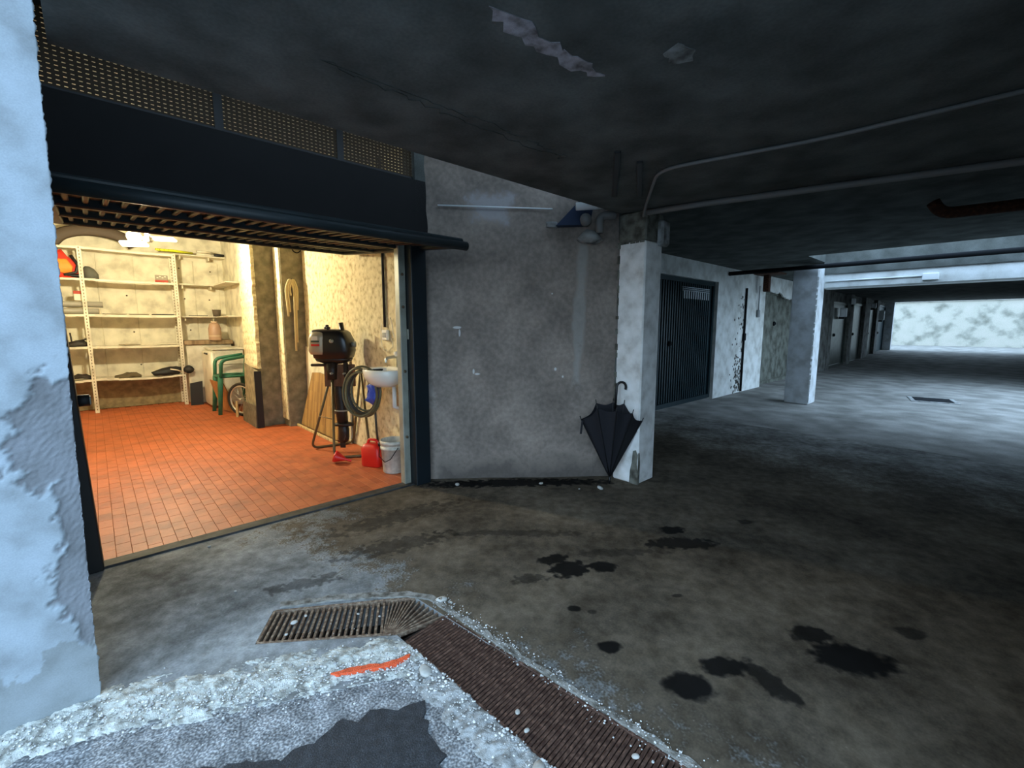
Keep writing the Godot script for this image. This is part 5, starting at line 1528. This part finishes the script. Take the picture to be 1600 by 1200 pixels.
# ------------------------------------------------------------------ outboard motor on its stand
func build_outboard() -> void:
	var R := Vector3(0.733, 0, 0.680)
	var B := Vector3(-0.680, 0, 0.733)
	var base := Vector3(2.0, 0, -5.1)
	var P := func(u: float, y: float, d := 0.0) -> Vector3: return R * u + Vector3.UP * y + B * d
	var basis := Basis(R, Vector3.UP, B)
	# stand of bent tubes
	var s := thing("motor_stand", "stand of bent brown steel tubes with a wooden mounting block", "stand", base)
	var tubem := M("stand_tube", rgb(104, 88, 56), 0.45, 0.4)
	var top := func(k: float) -> Vector3: return Vector3(-0.06 + 0.3 * k, 0.95, 0.02 + 0.08 * k)
	for f in [[Vector3(-0.22, 0.016, -0.32), Vector3(0.26, 0.016, -0.24)], [Vector3(-0.17, 0.016, 0.25), Vector3(0.16, 0.016, 0.44)]]:
		mi("frame_tube", tube(soft([top.call(0.0), f[0], f[1], top.call(1.0)], 0.09, 6), 0.0145, 10), tubem, s)
	mi("cross_wire", tube([Vector3(-0.165, 0.42, -0.155), Vector3(-0.12, 0.42, 0.14)], 0.006, 6), tubem, s)
	mi("mounting_block", box(P.call(0.055, 0.90, 0.05), Vector3(0.34, 0.25, 0.045), 0.006, basis), M("block_brown", rgb(124, 90, 62), 0.75, 0, "wood", 2.0), s)
	# motor
	var m := thing("outboard_motor", "black outboard boat motor clamped upright on the tube stand", "motor", base)
	var blk := M("cowl_black", rgb(26, 25, 24), 0.3)
	var dk := M("motor_dark", rgb(40, 32, 26), 0.45, 0.3)
	var at: Vector3 = P.call(-0.02, 0.0, 0.0)
	mi("cowl", loft([[1.075, 0.0, 0, 0.16, 0.10, 3.4], [1.10, 0.0, 0, 0.205, 0.13, 4.4], [1.18, 0.005, 0, 0.22, 0.145, 5.0], [1.30, -0.005, 0, 0.215, 0.145, 5.0], [1.385, -0.025, 0, 0.195, 0.135, 5.0], [1.412, -0.035, 0, 0.17, 0.115, 4.0], [1.42, -0.04, 0, 0.12, 0.09, 3.0]], at, basis, 36), blk, m)
	mi("front_cover", loft([[1.14, -0.13, 0.0, 0.10, 0.145, 3.2], [1.18, -0.14, 0.0, 0.11, 0.158, 3.4], [1.32, -0.135, 0.0, 0.11, 0.158, 3.4], [1.38, -0.12, 0.0, 0.095, 0.145, 3.2], [1.405, -0.11, 0.0, 0.06, 0.11, 2.6]], at, basis, 30), M("cowl_silver", rgb(172, 160, 132), 0.4, 0.2), m)
	mi("white_decal", box(P.call(-0.165, 1.32, 0.159), Vector3(0.07, 0.045, 0.006), 0.002, basis), M("carton_white", Color.WHITE), m)
	mi("green_decal", box(P.call(-0.16, 1.285, 0.159), Vector3(0.09, 0.018, 0.006), 0.002, basis), M("decal_green", rgb(56, 74, 52), 0.5), m)
	mi("red_decal", box(P.call(-0.16, 1.245, 0.159), Vector3(0.09, 0.022, 0.006), 0.002, basis), M("can_red", Color.WHITE), m)
	mi("lower_pan", loft([[1.03, 0, 0, 0.10, 0.08, 2.6], [1.06, 0, 0, 0.19, 0.11, 3.0], [1.09, 0, 0, 0.205, 0.12, 3.0]], at, basis, 28), dk, m)
	mi("carry_grip", box(P.call(-0.15, 1.02, 0.08), Vector3(0.2, 0.03, 0.06), 0.01, basis), blk, m)
	mi("fuel_cap", lathe([[0.0, 0.0], [0.035, 0.0], [0.035, 0.03], [0.02, 0.04], [0.02, 0.055], [0.0, 0.06]], P.call(-0.075, 1.41, 0.02)), blk, m)
	mi("tiller", tube([P.call(0.17, 1.12, 0.05), P.call(0.13, 1.25, 0.05), P.call(0.085, 1.49, 0.03)], 0.026, 10), blk, m)
	mi("starter_knob", lathe([[0.0, 0.0], [0.012, 0.0], [0.02, 0.03], [0.0, 0.04]], P.call(-0.04, 1.41, 0.09)), blk, m)
	mi("primer_knob", lathe([[0.0, 0.0], [0.022, 0.0], [0.022, 0.03], [0.0, 0.035]], P.call(0.02, 1.29, 0.14), basis * Basis(Vector3.RIGHT, PI / 2)), M("galvanised", Color.WHITE), m)
	mi("side_bolt", lathe([[0.0, 0.0], [0.03, 0.0], [0.035, 0.035], [0.0, 0.04]], P.call(0.205, 1.25, 0.03), basis * Basis(Vector3.BACK, -PI / 2)), M("galvanised", Color.WHITE), m)
	mi("swivel", loft([[0.86, 0, 0.09, 0.05, 0.05, 3.0], [1.04, 0, 0.06, 0.06, 0.06, 3.0]], at, basis, 16), dk, m)
	for u in [0.0, 0.14]:
		mi("clamp", box(P.call(u, 0.97, 0.09), Vector3(0.045, 0.17, 0.05), 0.01, basis), dk, m)
		mi("clamp_screw", tube([P.call(u, 0.93, 0.10), P.call(u, 0.93, 0.17)], 0.012, 8), M("galvanised", Color.WHITE), m)
	mi("leg_housing", loft([[0.34, 0.07, 0.02, 0.058, 0.055, 2.4], [0.5, 0.06, 0.02, 0.066, 0.05, 2.4], [0.66, 0.05, 0.02, 0.06, 0.05, 2.4], [0.86, 0.04, 0.02, 0.055, 0.05, 2.6]], at, basis, 20), dk, m)
	mi("cooling_pipe", tube([P.call(-0.06, 0.78, 0.02), P.call(-0.03, 0.45, 0.02)], 0.012, 8), M("galvanised", Color.WHITE), m)
	mi("joint_band", loft([[0.485, 0.06, 0.02, 0.085, 0.06, 2.6], [0.50, 0.06, 0.02, 0.085, 0.06, 2.6]], at, basis, 18), M("galvanised", Color.WHITE), m)
	mi("tilt_pin", tube([P.call(0.1, 0.68, 0.03), P.call(0.16, 0.68, 0.03)], 0.012, 8), dk, m)
	mi("cavitation_plate", loft([[0.315, 0.08, 0.02, 0.115, 0.06, 2.2], [0.335, 0.08, 0.02, 0.12, 0.065, 2.2], [0.35, 0.08, 0.02, 0.08, 0.05, 2.2]], at, basis, 20), dk, m)
	mi("gearcase", loft([[0.12, 0.07, 0.02, 0.045, 0.035, 2.0], [0.16, 0.075, 0.02, 0.06, 0.05, 2.2], [0.25, 0.08, 0.02, 0.06, 0.045, 2.2], [0.33, 0.075, 0.02, 0.055, 0.045, 2.2]], at, basis, 20), dk, m)
	mi("skeg", box(P.call(0.04, 0.10, 0.02), Vector3(0.06, 0.1, 0.012), 0.003, basis), dk, m)
	for i in 3:
		mi("propeller_blade", loft([[0.0, 0, 0, 0.018, 0.006, 2.0], [0.05, 0, 0, 0.035, 0.006, 2.0], [0.085, 0, 0, 0.015, 0.004, 2.0]], P.call(0.075, 0.22, 0.02), basis * Basis(Vector3.RIGHT, TAU * i / 3.0 + 0.4) * Basis(Vector3.UP, 1.0), 10), M("prop_grey", rgb(80, 76, 68), 0.4, 0.5), m)

# ------------------------------------------------------------------ pipes and fittings under the ceiling
func build_pipes() -> void:
	var grey := M("pipe_grey", rgb(112, 112, 110), 0.6)
	var o := mi("conduit_run", tube(soft([Vector3(3.45, 2.36, -2.10), Vector3(3.40, 2.415, -2.06), Vector3(2.66, 2.415, -1.53), Vector3(2.86, 2.415, -0.7), Vector3(2.93, 2.415, 0.4)], 0.16), 0.011, 8), grey)
	tag(o, "thin grey conduit bending from the column along the low ceiling", "conduit")
	o = mi("edge_pipe", tube([Vector3(3.50, 2.40, -2.10), Vector3(3.60, 2.405, -1.65), Vector3(4.10, 2.41, 0.1), Vector3(4.3, 2.41, 0.8)], 0.024, 8), grey)
	tag(o, "thicker grey pipe along the step in the ceiling right of the column", "pipe")
	# fittings over the diagonal wall by the column
	var f := thing("pipe_junction", "cluster of stubby grey pipe elbows where wall and column meet the ceiling", "pipe fitting", Vector3(3.30, 2.42, -2.60))
	var d := (W1 - W0).normalized()
	var n := Vector3(d.z, 0, -d.x) * -1.0
	mi("elbow", tube(soft([d * 0.26 + n * 0.06, d * 0.12 + n * 0.06, d * 0.12 + n * 0.06 - Vector3.UP * 0.15], 0.06), 0.035, 10), grey, f)
	mi("elbow", tube(soft([d * 0.0 + n * 0.05 - Vector3.UP * 0.05, d * -0.02 + n * 0.13 - Vector3.UP * 0.05], 0.03), 0.05, 12), grey, f)
	mi("sleeve", tube([d * -0.1 + n * 0.10 + Vector3.UP * 0.06, d * 0.14 + n * 0.10 + Vector3.UP * 0.075], 0.034, 10), M("box_white", Color.WHITE), f)
	mi("sleeve", tube([d * 0.17 + n * 0.10 + Vector3.UP * 0.08, d * 0.23 + n * 0.10 + Vector3.UP * 0.085], 0.036, 10), M("box_white", Color.WHITE), f)
	mi("mortar", loft([[-0.22, 0.04, 0.02, 0.06, 0.04, 2.0], [-0.19, 0.04, 0.03, 0.12, 0.06, 2.2], [-0.14, 0.06, 0.02, 0.06, 0.05, 2.0]], Vector3.ZERO, Basis(d, Vector3.UP, n), 18, 0.05, 21), M("bare_grey", Color.WHITE), f)
	var b := thing("blue_duct", "dark blue wedge-shaped duct cover tucked against the wall under the ceiling", "duct", W0 + d * 1.22 + n * 0.03)
	mi("cover", slab([0.0, 2.33, 0.30, 2.34, 0.33, 2.50, 0.22, 2.56], Vector3.ZERO, d, Vector3.UP, 0.09), M("duct_blue", rgb(22, 42, 70), 0.6), b)
	mi("end", loft([[2.325, -0.03, 0.03, 0.05, 0.03, 2.0], [2.37, -0.03, 0.03, 0.05, 0.03, 2.0]], Vector3.ZERO, Basis(d, Vector3.UP, n), 14), M("bare_grey", Color.WHITE), b)
	o = mi("wall_cable", tube([W0 + d * 0.18 + n * 0.03 + Vector3.UP * 2.51, W0 + d * 1.20 + n * 0.03 + Vector3.UP * 2.49], 0.007, 6), M("box_white", Color.WHITE))
	tag(o, "thin white cable running level high on the diagonal wall", "cable")
	# two dark flat bars let into the ceiling, pointing at the column
	for i in 2:
		var a: Vector3 = [Vector3(2.25, 2.425, -1.55), Vector3(2.48, 2.425, -1.55)][i]
		var e: Vector3 = [Vector3(2.98, 2.425, -2.07), Vector3(3.1, 2.425, -1.93)][i]
		o = mi("ceiling_strap", box((a + e) * 0.5, Vector3(a.distance_to(e), 0.016, 0.035), 0.003, Basis(Vector3.UP, atan2(-(e - a).z, (e - a).x))), M("frame_black", Color.WHITE))
		tag(o, ["left dark strap on the low ceiling above the column", "right dark strap on the low ceiling above the column"][i], "strap", "straps on the low ceiling")
	# rusty pipe under the corridor ceiling at the right
	o = mi("rusty_pipe", tube(soft([Vector3(5.6, 2.55, -0.5), Vector3(5.6, 2.44, -0.44), Vector3(5.75, 2.44, 0.6)], 0.08), 0.05, 10), M("rusty_wood", Color.WHITE))
	tag(o, "short rusty brown pipe under the dark corridor ceiling at the right", "pipe")
	# formwork seam and pale smear on the low ceiling
	var low := get_node("ceiling_low")
	var sm := ragged(P2([0.98, -1.16, 1.1, -1.21, 1.3, -1.21, 1.55, -1.18, 1.58, -1.14, 1.3, -1.15, 1.1, -1.13]), 0.03, 0.04, 91)
	mi("pale_smear", prism(sm, 2.427, 2.4305), M("smear_pale", rgb(168, 166, 174), 0.9, 0, "dirty", 2.0), low)
	var seam := ragged(P2([0.7, -1.80, 1.1, -1.83, 1.5, -1.84, 2.1, -1.84, 2.1, -1.80, 1.5, -1.78, 1.1, -1.79]), 0.04, 0.05, 92)
	mi("dark_seam", prism(seam, 2.427, 2.4305), M("seam_dark", rgb(92, 94, 90), 0.95, 0, "dirty", 1.8), low)
	var spot := ragged(P2([1.60, -0.92, 1.68, -0.93, 1.72, -0.87, 1.66, -0.82, 1.58, -0.85]), 0.02, 0.02, 93)
	mi("pale_spot", prism(spot, 2.428, 2.4305), M("smear_grey", rgb(140, 146, 146), 0.9, 0, "dirty", 2.0), low)
